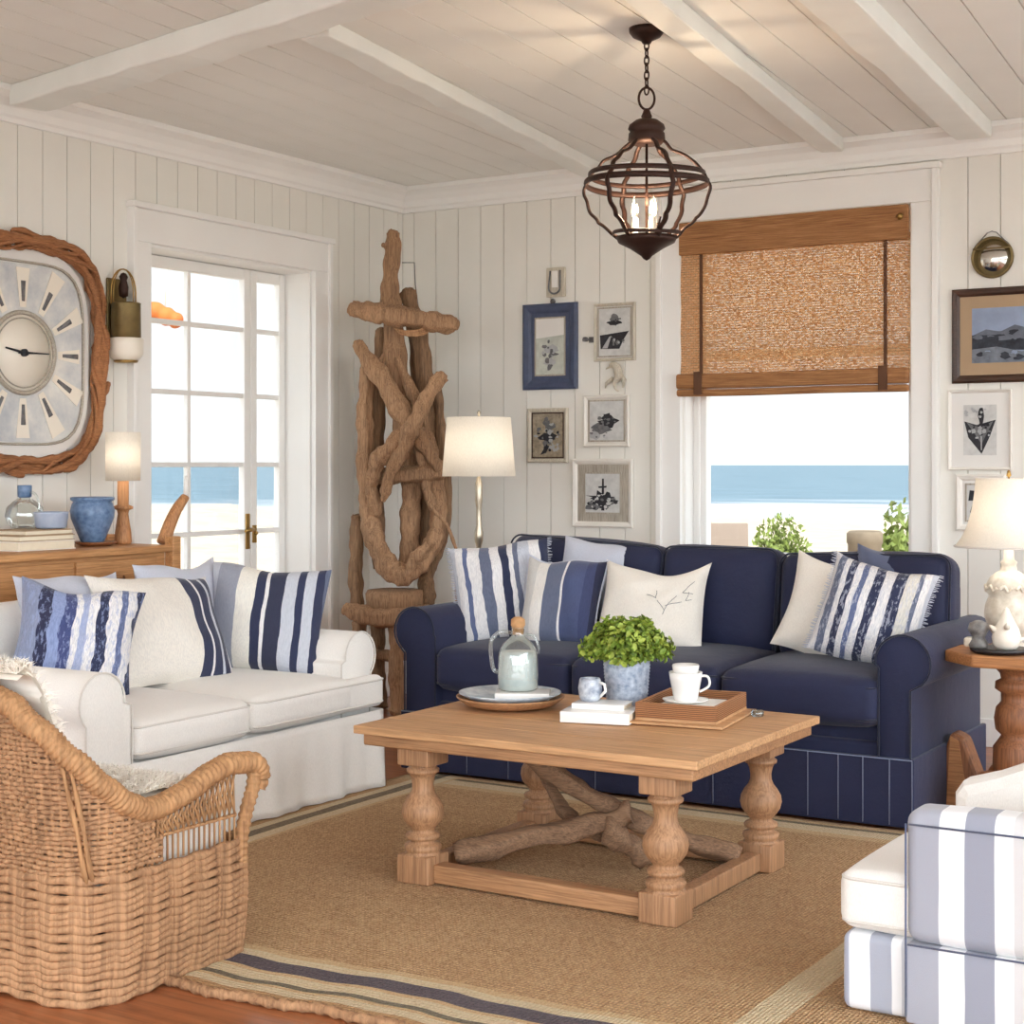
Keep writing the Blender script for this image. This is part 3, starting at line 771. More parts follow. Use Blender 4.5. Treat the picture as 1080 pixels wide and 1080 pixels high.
# thin coral drawing stitched on the cream cushion
def pil_y(u, v, w=.47, h=.37, t=.14):
    return -t*.62*max(0, (1-abs(u)**2.6)*(1-abs(v)**2.6))**.5*1.03-.001
mb = MB(); rnd = random.Random(4)
def branch(u, v, a, L, d):
    pts = []
    for i in range(5):
        if abs(u) > .8 or abs(v) > .8: break
        pts.append((.235*u, pil_y(u, v)-.006, .185+.185*v)); u += cos(a)*L/4; v += sin(a)*L/4; a += rnd.uniform(-.25, .25)
    if len(pts) < 2: return
    mb.tube(pts, .0011, 4)
    if d:
        for q in (-.5, .45): branch(u, v, a+q, L*.7, d-1)
branch(.3, -.3, 1.35, .5, 2); branch(.33, -.1, .6, .3, 1); branch(.32, -.2, 2.1, .25, 1)
mb.build('embroidery', 'inkm', p4)

# ------------------------------------------------------------------ rolled arm helper
def arm_profile(x_in, x_out, z0, ztop, r, side):
    """side +1: roll hangs outwards to +x.  Returns outline in (x, z)."""
    cx = (x_in+x_out)/2+side*.03; cz = ztop-r
    pts = [(x_in, z0), (x_in, cz-.02)] if side > 0 else [(x_out, z0), (x_out, cz-.02)]
    a0, a1 = (185, -45) if side > 0 else (-5, 225)
    for i in range(17):
        a = Rd(a0+(a1-a0)*i/16); pts.append((cx+r*cos(a), cz+r*sin(a)))
    ox = x_out if side > 0 else x_in
    pts += [(ox, cz-r*.95), (ox, z0)]
    return pts
def piping_loop(mb, a, b, r=.005, z=None, rad=.03):
    x0, y0 = a; x1, y1 = b; pts = []
    for cx, cy, s in ((x1-rad, y1-rad, 0), (x0+rad, y1-rad, 90), (x0+rad, y0+rad, 180), (x1-rad, y0+rad, 270)):
        for i in range(5): t = Rd(s+22.5*i); pts.append((cx+rad*cos(t), cy+rad*sin(t), z))
    mb.tube(pts, r, 6, closed=True)

# ------------------------------------------------------------------ navy sofa
sf = thing('navy_sofa', 'three seat navy blue sofa with rolled arms under the window', 'sofa', (2.4, -1.4, 0))
def L(x, y, z=0): return (x-2.4, y+1.4, z)
mb = MB(); mb.rbox(L(1.36, -1.83, .02), L(3.48, -.95, .30), .02, 6); mb.rbox(L(1.46, -1.80, .28), L(3.41, -.98, .36), .02, 6)
mb.build('base', 'navy', sf)
mb = MB(); mb.rbox(L(1.36, -1.08, .05), L(3.42, -.9, .85), .06, 8, puff=(0, .01, .01)); mb.build('back_frame', 'navy', sf)
for side, xi, xo in ((-1, 1.33, 1.485), (1, 3.385, 3.50)):
    prof = arm_profile(xi, xo, .02, .69, .1, side)
    mb = MB(); mb.prism([(x-2.4, z) for x, z in prof], -1.85+1.4, -.95+1.4, 'xz')
    mb.build('arm', 'navy', sf, bevel=.006, shade=True).data.polygons
    ap = [(x-2.4, -1.852+1.4-.004, z) for x, z in prof]
    MB().tube(ap, .004, 6).build('arm_piping', 'navydark', sf)
for i, (a, b_) in enumerate(((1.49, 2.13), (2.135, 2.77), (2.775, 3.385))):
    mb = MB(); mb.rbox(L(a, -1.88, .355), L(b_, -1.1, .525), .045, 8, puff=(.004, .012, .028), wob=.002, seed=i)
    c = mb.build('seat_cushion', 'navy', sf)
    q = MB(); piping_loop(q, L(a+.008, -1.878)[:2], L(b_-.008, -1.15)[:2], .0045, .495, .03)
    piping_loop(q, L(a+.008, -1.878)[:2], L(b_-.008, -1.15)[:2], .0045, .382, .03); q.build('piping', 'navydark', c)
for i, (a, b_, zt, yo) in enumerate(((1.44, 2.215, .955, .0), (2.22, 2.755, .94, 0), (2.76, 3.47, .93, 0))):
    mb = MB(); rot = Matrix.Translation(L((a+b_)/2, -1.2, .52)) @ Matrix.Rotation(Rd(-9), 4, 'X') @ Matrix.Rotation(Rd((3, 0, -1)[i]), 4, 'Y')
    w_ = (b_-a)/2
    mb.rbox((-w_, -.09, -.02), (w_, .09, zt-.52), .06, 8, puff=(0, .035, .012), mat=rot, wob=.003, seed=i*3+1)
    c = mb.build('back_cushion', 'navy', sf)
    q = MB(); pts = []
    hh = zt-.52
    for cx, cz, s in ((w_-.055, hh-.055, 0), (-w_+.055, hh-.055, 90)):
        for k_ in range(6): t = Rd(s+18*k_); pts.append(rot @ Vector((cx+.05*cos(t), -.083, cz+.05*sin(t))))
    pts.append(rot @ Vector((-w_+.004, -.083, 0))); pts.insert(0, rot @ Vector((w_-.004, -.083, 0)))
    q.tube(pts, .0045, 6); q.build('piping', 'navydark', c)
# skirt with contrast stitched pleats
mb = MB(); vs = []; K = 80
mb.rbox(L(1.315, -1.865, .012), L(3.515, -1.845, .255), .006, 10, wob=.001)
mb.rbox(L(3.495, -1.86, .012), L(3.515, -.92, .255), .006, 6); mb.rbox(L(1.315, -1.86, .012), L(1.335, -.92, .255), .006, 6)
mb.build('skirt', 'navy', sf)
mb = MB()
for px in (700, 752, 805, 852, 884, 910, 938, 962):
    l = (px-540)/1680; dx = -sin(YAW)+l*cos(YAW); dy = cos(YAW)+l*sin(YAW); xx = CAM.x+dx*(-1.867-CAM.y)/dy
    mb.tube([L(xx, -1.868, .02), L(xx, -1.868, .25)], .0016, 5)
for i in range(5): mb.tube([L(1.45+i*.2, -1.868, .02), L(1.45+i*.2, -1.868, .25)], .0016, 5)
mb.tube([L(1.32, -1.868, .252), L(3.51, -1.868, .252)], .002, 5)
mb.build('contrast_stitching', 'stitch', sf)

# ------------------------------------------------------------------ white loveseat (faces +x)
ws = thing('white_loveseat', 'white slipcovered loveseat with rolled arms in front of the sideboard', 'sofa', (1.0, -2.97, 0))
def Lw(x, y, z=0): return (x-1.0, y+2.97, z)
YN0, YN1, YF0, YF1 = -3.77, -3.57, -2.385, -2.2
mb = MB(); mb.rbox(Lw(.6, YN0+.02, .03), Lw(1.4, YF1-.02, .33), .03, 6); mb.build('base', 'white', ws)
mb = MB()
mb.rbox(Lw(.52, YN0+.03, .05), Lw(.72, YF1-.03, .74), .07, 10, puff=(.01, 0, .05)); mb.build('back_frame', 'white', ws)
for side, ya, yb, xf in ((-1, YN0, YN1, 1.455), (1, YF0, YF1, 1.40)):
    prof = arm_profile(ya, yb, .03, .625, .098, side)
    mb = MB(); mb.prism([(y+2.97, z) for y, z in prof], .56-1, xf-1, 'yz')
    mb.build('arm', 'white', ws, bevel=.006, shade=True)
    MB().tube([(xf-1+.003, y+2.97, z) for y, z in prof], .0035, 6).build('arm_piping', 'whitepipe', ws)
for i, (a, b_) in enumerate(((-3.565, -2.985), (-2.98, -2.20))):
    mb = MB()
    if i == 0: mb.rbox(Lw(.74, a, .32), Lw(1.47, b_, .45), .04, 8, puff=(.012, .002, .03), wob=.002, seed=2)
    else:
        mb.rbox(Lw(.74, a, .325), Lw(1.47, b_-.19, .455), .04, 8, puff=(.012, .002, .03), wob=.002, seed=4)
        mb.rbox(Lw(1.405, a+.3, .327), Lw(1.472, b_+.012, .453), .03, 6)
    c = mb.build('seat_cushion', 'white', ws)
    q = MB()
    if i == 0:
        for z in (.43, .342): piping_loop(q, Lw(.78, a+.006)[:2], Lw(1.472, b_-.006)[:2], .0042, z, .03)
    else:
        for z in (.435, .347):
            q.tube([Lw(.8, a+.008, z), Lw(1.44, a+.008, z), Lw(1.466, a+.02, z), Lw(1.478, a+.06, z), Lw(1.476, a+.4, z), Lw(1.474, b_-.02, z), Lw(1.46, b_+.008, z), Lw(1.41, b_+.012, z)], .0042, 6)
    q.build('piping', 'whitepipe', c)
mb = MB(); vs = []; fs = []; K = 120; R_ = 10
path = []
for i in range(K+1):
    s = i/K
    if s < .3: t = s/.3; path.append((.6+.86*t, YN0-.012, 0, -1))
    elif s < .8: t = (s-.3)/.5; path.append((1.468, YN0-.005+(YF1-YN0+.01)*t, 1, 0))
    else: t = (s-.8)/.2; path.append((1.46-.86*t, YF1+.012, 0, 1))
for k_ in range(R_+1):
    z = .315-.30*k_/R_
    for i, (x_, y_, nx_, ny_) in enumerate(path):
        wv_ = (.011*sin(i*.55)+.007*sin(i*1.27+1))*(k_/R_)+.012*k_/R_
        if 52 < i < 60: wv_ -= .01*k_/R_
        vs.append(Lw(x_+nx_*wv_, y_+ny_*wv_, z))
for k_ in range(R_):
    for i in range(K): fs.append((k_*(K+1)+i, (k_+1)*(K+1)+i, (k_+1)*(K+1)+i+1, k_*(K+1)+i+1))
mb.add(vs, fs); o = mb.build('skirt', 'white', ws, fix=False)
sd = o.modifiers.new('thick', 'SOLIDIFY'); sd.thickness = .006

# ------------------------------------------------------------------ sideboard
sb = thing('sideboard', 'rustic pine sideboard against the clock wall behind the loveseat', 'sideboard', (.25, -3.1, 0))
def Ls(x, y, z=0): return (x-.25, y+3.1, z)
ye, ys = -2.29, -4.3
mb = MB(); mb.rbox(Ls(.02, ys, .92), Ls(.475, ye-.055, .95), .006, 6); mb.build('top', 'pine', sb)
mb = MB(); mb.box(Ls(.04, ys+.04, .14), Ls(.425, ye-.05, .92)); mb.build('body', 'pine', sb, bevel=.004)
mb = MB()
for xx in (.045, .425):
    for yy in (ye-.055, ys):
        m2 = MB(); m2.rbox(Ls(xx, yy, 0), Ls(xx+.05, yy+.05, .985), .006, 3); m2.build('leg', 'pine', sb)
yy = ye-.1
for i in range(4):
    a, b_ = yy-.46, yy-.008; yy = a-.01
    dm = MB(); dm.rbox(Ls(.42, a, .74), Ls(.438, b_, .90), .004, 3); dw = dm.build('drawer', 'pine', sb)
    hm = MB(); c = (a+b_)/2
    hm.tube(spline([Ls(.438, c-.03, .83), Ls(.452, c-.02, .822), Ls(.455, c, .818), Ls(.452, c+.02, .822), Ls(.438, c+.03, .83)], 4), .005, 6); hm.build('drawer_pull', 'tape', dw)
    dm = MB(); dm.rbox(Ls(.42, a, .2), Ls(.436, b_, .72), .004, 3); dr = dm.build('door_panel', 'pine', sb)
# things on the sideboard
ZS = .951
def onsb(px, py=565, x=.25):
    l = (px-540)/1680; dx = -sin(YAW)+l*cos(YAW); dy = cos(YAW)+l*sin(YAW); t = (x-CAM.x)/dx
    return CAM.y+dy*t
mb = MB()
bks = [(.0, .235, .3, 'cream spined book at the bottom of the stack on the sideboard', .036, .012), (.03, .215, .275, 'thin tan book second from bottom of the sideboard stack', .022, -.03), (.055, .2, .25, 'thin pale book on top of the stack on the sideboard', .02, .02)]
z = ZS
for i, (off, w_, l_, lab, th, rz) in enumerate(bks):
    bk_ = thing('hardback_book', lab, 'book', (.24, onsb(30)-.0+off*.5, z), (0, 0, rz), 'books under the blue dish')
    MB().rbox((-w_/2+.004, -l_/2+.004, .003), (w_/2-.003, l_/2-.004, th-.003), .002, 2).build('pages', 'paper', bk_)
    q = MB(); q.box((-w_/2, -l_/2, 0), (w_/2, l_/2, .003)); q.box((-w_/2, -l_/2, th-.003), (w_/2, l_/2, th)); q.box((-w_/2-.002, -l_/2, .0), (-w_/2+.002, l_/2, th))
    q.build('cover', ['cream', 'paper', 'kraft'][i] if i != 1 else 'kraft', bk_)
    z += th+.0005
yb = onsb(52)
dsh = MB().lathe([(0, .004), (.055, .002), (.062, .008), (.068, .06), (.071, .068), (.066, .068), (.06, .014), (0, .01)], 32).build('shallow_dish', mottled('grey_blue_dish', srgb(150, 166, 196), srgb(186, 196, 214), 20), loc=(.26, yb, z))
tag(dsh, 'pale grey blue straight sided dish on the book stack', 'dish')
d = thing('glass_demijohn', 'round clear glass bottle with blue and white stopper on the sideboard', 'bottle', (.15, onsb(26, x=.15), z))
MB().lathe([(0, 0), (.05, .0), (.068, .02), (.078, .05), (.072, .085), (.045, .11), (.022, .125), (.02, .15), (.024, .155)], 30).build('bottle_body', 'glassobj', d)
MB().lathe([(0, .125), (.021, .125), (.028, .13), (.029, .172), (.027, .176), (0, .176)], 20).build('stopper', 'bluevase', d)
MB().tube(spline([(.02, .0, .15), (.05, .01, .14), (.065, .015, .11), (.07, .015, .07)], 5), .005, 6).build('handle', 'glassobj', d)
yb = onsb(92)
tr = tag(MB().lathe([(0, .0), (.06, 0), (.085, .012), (.088, .018), (.08, .016), (0, .008)], 30).build('wooden_saucer', 'darkwood', loc=(.27, yb+.03, ZS), rot=(0, 0, 0)), 'dark wooden saucer under the blue vase', 'saucer')
d = tag(MB().lathe([(0, .002), (.045, 0), (.05, .006), (.068, .05), (.088, .1), (.092, .13), (.084, .158), (.078, .168), (.09, .176), (.09, .186), (.08, .188), (.07, .175), (.075, .15), (.08, .12), (.05, .02), (0, .012)], 36).build('ceramic_vase', 'bluevase', loc=(.27, yb+.01, ZS+.0165)), 'dark blue glazed ceramic vase with flared rim on the sideboard', 'vase')
yl = onsb(128)
d = thing('table_lamp', 'slim turned wood lamp with small cream drum shade on the sideboard', 'lamp', (.26, yl, ZS))
MB().lathe([(.0, 0), (.034, 0), (.037, .01), (.034, .05), (.028, .09), (.022, .13), (.026, .145), (.042, .15), (.042, .16), (.024, .168), (.024, .28), (.018, .285), (.0, .285)], 24).build('lamp_base', 'turned', d)
mb = MB(); mb.lathe([(.071, .272), (.073, .27), (.074, .475), (.072, .477), (.07, .475), (.07, .272)], 36); mb.f = mb.f[:-2]; mb.mi = mb.mi[:-2]; mb.sm = mb.sm[:-2]
mb.build('lamp_shade', 'shade', d)
mb = MB(); mb.tube([(0, 0, .28), (0, 0, .40)], .004, 6); mb.tube([(-.07, 0, .4), (.07, 0, .4)], .002, 4); mb.build('lamp_harp', 'brass', d)
mb = MB(); q = [( .36, onsb(172, x=.36), ZS-.01), (.36, onsb(178, x=.36), 1.02), (.37, onsb(186, x=.37), 1.09), (.38, onsb(196, x=.38), 1.15)]
o = q[0]; d = thing('driftwood_horn', 'short curved driftwood piece upright at right end of the sideboard', 'ornament', (o[0], o[1], ZS))
MB().tube(spline([Vector(p_)-Vector((o[0], o[1], ZS-.0)) for p_ in [(q[0][0], q[0][1], ZS)]+q[1:]], 6), [.03, .03, .029, .028, .028, .027, .027, .027, .026, .026, .025, .025, .024, .024, .023, .022, .021, .02, .018], 12, lobes=3, lob=.08, twist=10).build('wood_stem', 'turned', d)
MB().tube([(.02, q[3][1]-o[1], 1.15-ZS), (.02, q[3][1]-o[1]+.003, 1.195-ZS), (.02, q[3][1]-o[1]+.002, 1.24-ZS)], [.012, .011, .007], 10).build('pale_tip', 'porcelain', d)

# ------------------------------------------------------------------ clock
ck = thing('wall_clock', 'large octagonal clock framed in twisted driftwood on the left wall', 'clock', (0.0, -2.765, 1.755), (Rd(90), 0, Rd(90)))
# local: x across (world +y), y up (world z), z out of wall (+x)
def sup(a, hw, hh, p_=3.4):
    c, s = cos(a), sin(a); m = (abs(c)**p_+abs(s)**p_)**(-1/p_); return hw*c*m, hh*s*m
def plate(hw, hh, z0, z1, p_=3.4, n_=64):
    mb = MB(); mb.prism([sup(2*pi*i/n_, hw, hh, p_) for i in range(n_)], z0, z1, 'xy'); return mb
plate(.375, .435, .004, .022).build('white_mount', 'matw', ck)
plate(.325, .37, .022, .03, 4.2).build('dial', stripes('dial_wash', [(0, srgb(214, 216, 214)), (1, srgb(214, 216, 214))]) if False else mottled('dial_wash', srgb(176, 182, 190), srgb(232, 230, 224), 9, .4), ck)
mb = MB(); hw, hh = .335, .38
mb.tube([(*sup(2*pi*i/64, hw, hh, 4.2), .03) for i in range(64)], .006, 6, closed=True); mb.build('dial_rim', 'framegrey', ck)
mb = MB(); mb.lathe([(0, .0305), (.16, .0305), (.16, .034), (0, .034)], 48); mb.build('centre_disc', 'creamcup', ck)
mb = MB()
for i in range(12):
    a = 2*pi*i/12; c, s = cos(a), sin(a); w_ = .5*pi/12*.62
    r0, r1 = .19, .0
    ex, ey = sup(a, .315, .36, 4.2); r1 = (ex*ex+ey*ey)**.5*.99
    mb.add([(r0*cos(a-w_), r0*sin(a-w_), .0306), (r1*cos(a-w_*1.25), r1*sin(a-w_*1.25), .0306), (r1*cos(a+w_*1.25), r1*sin(a+w_*1.25), .0306), (r0*cos(a+w_), r0*sin(a+w_), .0306),
            (r0*cos(a-w_), r0*sin(a-w_), .033), (r1*cos(a-w_*1.25), r1*sin(a-w_*1.25), .033), (r1*cos(a+w_*1.25), r1*sin(a+w_*1.25), .033), (r0*cos(a+w_), r0*sin(a+w_), .033)],
           [(4,5,6,7), (0,1,5,4), (2,3,7,6), (1,2,6,5)], 0, False)
mb.build('dial_panels', 'creamcup', ck)
mb = MB(); mb.tube([(.168*cos(2*pi*i/60), .168*sin(2*pi*i/60), .034) for i in range(60)], .010, 8, closed=True)
mb.tube([(.145*cos(2*pi*i/60), .145*sin(2*pi*i/60), .036) for i in range(60)], .003, 8, closed=True); mb.build('inner_ring', 'framegrey', ck)
for i in range(12):
    a = 2*pi*i/12+pi/2; r0, r1 = .215, .30; dx, dy = cos(a), sin(a)
    MB().tube([(r0*dx, r0*dy, .034), (r1*dx, r1*dy, .034)], [.008, .013], 6, flat=(.3, 1), up=(0, 0, 1)).build('hour_marker', 'inkm', ck)
mb = MB(); mb.tube([(-.03, 0, .04), (.135, .002, .04)], [.006, .003], 6, flat=(.4, 1), up=(0, 0, 1)); mb.build('minute_hand', 'ink', ck)
mb = MB(); mb.tube([(.02, -.004, .043), (-.1, .016, .043)], [.007, .004], 6, flat=(.4, 1), up=(0, 0, 1)); mb.build('hour_hand', 'ink', ck)
MB().lathe([(.016, .034), (.016, .048), (0, .052)], 16).build('hub', 'ink', ck)
mb = MB(); rnd = random.Random(9)
for s_ in range(10):
    pts = []; K = 150; ph = 2*pi*s_/10; rad = .0135 if s_ < 7 else .008
    for i in range(K):
        a = 2*pi*i/K; bx_, by_ = sup(a, .415, .465, 3.6)
        n_ = Vector((bx_, by_, 0)).normalized(); tw = a*3+ph+.5*sin(3*a+s_)
        off = .021*cos(tw+ph*0)+.008*sin(9*a+s_); oz = .018*sin(tw)
        if s_ >= 7: off *= 1.4
        p_ = Vector((bx_, by_, .045))+n_*off+Vector((0, 0, oz)); p_ += Vector((.006*sin(13*a+s_), .006*cos(11*a+s_*2), 0))
        pts.append(p_)
    mb.tube(pts, [rad*(1+.22*sin(i*.37+s_*2)+.12*sin(i*.9)) for i in range(K)], 8, closed=True, lobes=3, lob=.14, twist=40)
for a_, L_ in ((92, .09), (150, .05), (345, .05), (262, .08), (300, .05)):
    a = Rd(a_); bx_, by_ = sup(a, .43, .48, 3.6); t_ = Vector((-sin(a), cos(a), 0)); n_ = Vector((cos(a), sin(a), 0))
    p_ = Vector((bx_, by_, .05)); mb.tube(spline([p_-t_*L_, p_+n_*.025, p_+t_*L_*.7+n_*.02], 4), [.004]+[.013]*7+[.006], 7)
mb.rough(.005, (30, 30, 30)).build('driftwood_frame', wood('reddish_driftwood', srgb(128, 78, 46), srgb(182, 124, 80), 0, 1.6, .8, True, .7), ck)

# ------------------------------------------------------------------ wall sconce
sc_ = thing('wall_sconce', 'brass lantern sconce with cream cup between clock and doors', 'wall lamp', (0, -2.21, 1.75))
MB().rbox((0, -.06, .05), (.012, .06, .37), .006, 3).build('backplate', 'olivebrass', sc_)
mb = MB()
for r_ in (.075, .06): mb.tube([(.05, -r_, .25), *[(.05, -r_*cos(pi*i/12), .31+.1*sin(pi*i/12)) for i in range(13)], (.05, r_, .25)], .0035 if r_ > .07 else .0025, 6)
mb.build('wire_hoop', 'brass', sc_)
MB().lathe([(0, .395), (.012, .39), (.02, .375), (.014, .36), (.022, .33), (.02, .29), (0, .28)], 14, c=(.05, 0, 0)).build('finial', 'bronze', sc_)
MB().lathe([(.0, .1), (.062, .1), (.066, .105), (.064, .25), (.066, .256), (.06, .26), (0, .26)], 24, c=(.065, 0, 0)).build('lantern_body', 'olivebrass', sc_)
MB().lathe([(.0, .0), (.045, .0), (.06, .01), (.076, .03), (.078, .095), (.072, .102), (0, .102)], 28, c=(.065, 0, 0)).build('cream_cup', 'creamcup', sc_)
MB().lathe([(0, -.008), (.05, -.006), (.055, .002), (0, .002)], 20, c=(.065, 0, 0)).build('base_disc', 'brass', sc_)

# ------------------------------------------------------------------ gallery wall
def frame(label, x0, zt, x1, zb, fw, fmat, mount, mmat, art, depth=.022, sub=None, name='framed_print', group='framed pictures on the window wall'):
    w_, h_ = x1-x0, zt-zb; o = thing(name, label, 'picture', ((x0+x1)/2, -.001, zb), group=group)
    prof = [(0, 0), (0, depth*.75), (fw*.25, depth), (fw*.7, depth*.8), (fw, depth*.45), (fw, 0)]
    mb = MB(); vs = []; k = len(prof)
    for cx, cz, sx, sz in ((-w_/2, 0, 1, 1), (w_/2, 0, -1, 1), (w_/2, h_, -1, -1), (-w_/2, h_, 1, -1)):
        for u, d_ in prof: vs.append((cx+sx*u, -d_, cz+sz*u))
    fs = [(i*k+j, i*k+(j+1) % k, ((i+1) % 4)*k+(j+1) % k, ((i+1) % 4)*k+j) for i in range(4) for j in range(k)]
    mb.add(vs, fs, 0, False); mb.build('frame', fmat, o)
    if mmat: MB().box((-w_/2+fw*.9, -.008, fw*.9), (w_/2-fw*.9, -.002, h_-fw*.9)).build('mount', mmat, o)
    iw, ih = w_/2-fw-mount, h_-2*fw-2*mount
    if sub:
        q = MB(); t_ = .008
        for a_, b_ in (((-iw-t_, -.013, fw+mount-t_), (-iw, -.007, fw+mount+ih+t_)), ((iw, -.013, fw+mount-t_), (iw+t_, -.007, fw+mount+ih+t_)), ((-iw, -.013, fw+mount-t_), (iw, -.007, fw+mount)), ((-iw, -.013, fw+mount+ih), (iw, -.007, fw+mount+ih+t_))): q.box(a_, b_)
        q.build('inner_slip', sub, o)
    mb = MB(); mb.box((-iw, -.0095, fw+mount), (iw, -.006, fw+mount+ih), 0)
    def U(u, v): return (u*iw, fw+mount+(v+1)/2*ih)
    y = -.0096; mats = [art[0]]
    for m_, poly in art[1:]:
        if m_ not in mats: mats.append(m_)
        pts = [U(*p_) for p_ in poly]; mb.prism(pts, y-.0003, y, 'xz', mats.index(m_)); y -= .0003
    mb.build('print', mats, o)
    return o
def blob(cx, cy, rx, ry, n_=14, j=.25, seed=1):
    r = random.Random(seed); return [(cx+rx*cos(2*pi*i/n_)*(1+r.uniform(-j, j)), cy+ry*sin(2*pi*i/n_)*(1+r.uniform(-j, j))) for i in range(n_)]
def specks(m, cx, cy, rx, ry, n_, seed, sz=.12):
    r_ = random.Random(seed); out = []
    for i in range(n_):
        a = r_.uniform(0, 2*pi); k_ = r_.random()**.6; sx = sz*r_.uniform(.5, 1.3)
        out.append((m if isinstance(m, str) else r_.choice(m), blob(max(-.85, min(.85, cx+rx*k_*cos(a))), max(-.85, min(.85, cy+ry*k_*sin(a))), sx, sx*r_.uniform(.3, .9), 8, .3, seed*50+i)))
    return out
frame('largest left frame, navy blue with a pale faded print', .801, 2.148, 1.134, 1.69, .052, 'frameblue', .028, 'frameblue', ['greenwash',
   ('inkl', blob(.1, -.1, .5, .16, seed=3)), ('inkl', blob(0, -.55, .45, .12, seed=4)), ('inkm', blob(.3, -.28, .3, .05, seed=6)), ('matw', [(-1, .3), (1, .4), (1, 1), (-1, 1)]), *specks(['inkl', 'inkm'], .1, -.3, .7, .5, 14, 61, .13)], sub='framegrey')
frame('sailing ship print in grey wood frame above the starfish ornament', 1.236, 2.13, 1.476, 1.829, .016, 'framecream', .012, 'matw', ['greywash',
   ('ink', [(-.95, -.12), (.9, .02), (.55, -.35), (.3, -.72), (-.9, -.7)]), ('greywash', [(-.8, -.1), (.6, .05), (.85, .2), (-.75, .1)]), ('inkm', blob(0, .55, .3, .25, seed=8)), ('ink', blob(0, .4, .48, .1, seed=9)), ('inkl', [(-.35, -.2), (-.2, -.15), (-.45, -.68), (-.8, -.68)]), *specks(['inkm', 'inkl'], 0, -.4, .6, .25, 10, 62, .09), *specks(['ink', 'inkm'], 0, .5, .35, .25, 8, 63, .1)], sub='framegrey')
frame('small sepia flower print in cream frame, lowest left on the window wall', .831, 1.591, 1.077, 1.30, .026, 'framecream', .004, 'framedark', ['sepia',
   ('ink', blob(0, -.1, .5, .25, 16, .4, 11)), ('inkm', blob(.1, .45, .4, .2, 12, .4, 12)), ('inkl', blob(.4, -.5, .35, .2, 12, .4, 13)), ('ink', [(-.5, -.9), (-.1, -.8), (.2, -.3), (0, -.3)]), *specks(['ink', 'inkm', 'inkl', 'sepia'], 0, 0, .8, .8, 34, 64, .13)], sub='framedark')
frame('dark flower print in white frame between ornament and widest white mount', 1.174, 1.654, 1.443, 1.383, .022, 'framewhite', .012, 'framewhite', ['greywash',
   ('inkm', blob(-.3, -.35, .55, .35, 14, .3, 21)), ('ink', blob(.1, .05, .28, .42, 14, .45, 22)), ('ink', blob(.05, 0, .5, .2, 14, .5, 23)), ('inkl', blob(-.7, -.75, .3, .2, 10, .3, 24)), *specks(['ink', 'inkm'], .05, 0, .5, .4, 16, 65, .1), *specks(['inkl', 'inkm'], -.4, -.6, .5, .25, 10, 66, .1)], sub='framegrey')
frame('print of a dark cross and flowers in wide white mount, lowest centre on wall', 1.105, 1.32, 1.465, .962, .03, 'framewhite', .048, 'framegrey', ['greywash',
   ('ink', blob(0, -.3, .85, .35, 22, .45, 31)), ('ink', [(-.08, -.9), (.1, -.9), (.07, .75), (-.03, .75)]), ('inkm', blob(-.6, -.75, .4, .15, 12, .4, 33)), ('greywash', blob(.35, -.35, .12, .12, 10, .3, 34)), ('greywash', blob(-.35, -.3, .12, .1, 10, .3, 35)), ('ink', [(-.25, .35), (.25, .38), (.22, .28), (-.22, .26)]), *specks(['ink', 'inkm', 'greywash'], 0, -.45, .85, .4, 40, 67, .1)], sub='framegrey')
frame('dark framed coastal landscape right of the window', 3.116, 2.097, 3.62, 1.664, .036, 'framedark', .055, 'kraft', ['printsky',
   ('printhill', [(-1, 0), (-.6, .22), (-.2, .12), (.2, .35), (.6, .2), (1, .3), (1, -.1), (-1, -.1)]), ('printsea', [(-1, .02), (1, -.02), (1, -.6), (-1, -.5)]), ('printshore', [(-1, -.5), (-.3, -.42), (.4, -.62), (1, -.55), (1, -1), (-1, -1)]), *specks(['printsea', 'printhill'], 0, -.1, .95, .2, 18, 68, .16), *specks(['printshore', 'printsea', 'printsky'], 0, -.7, .95, .2, 16, 69, .14)])
frame('boat bow print in thin white frame under the dark framed landscape', 3.099, 1.633, 3.388, 1.264, .014, 'framewhite', .055, 'matw', ['greywash',
   ('ink', [(-.95, .35), (-.2, .2), (.95, .4), (.6, -.25), (.1, -.95), (-.7, -.3)]), ('inkm', [(-.8, .3), (0, .1), (.8, .35), (.1, -.55)]), ('ink', blob(.08, .55, .18, .35, 12, .2, 41)), ('inkl', [(.02, .1), (.14, .1), (.12, -.8), (.06, -.8)]), *specks(['ink', 'inkm', 'inkl'], 0, 0, .7, .35, 26, 70, .1), *specks(['inkl'], -.2, .7, .7, .2, 8, 71, .14)])
frame('small white framed print half hidden by the bell shaped lamp shade', 3.134, 1.246, 3.36, .985, .03, 'framewhite', .02, 'matw', ['greywash',
   ('ink', [(-.9, .1), (.7, .15), (.6, .6), (-.8, .7)]), ('inkm', blob(-.3, -.4, .4, .3, 12, .4, 51))], sub='framegrey')
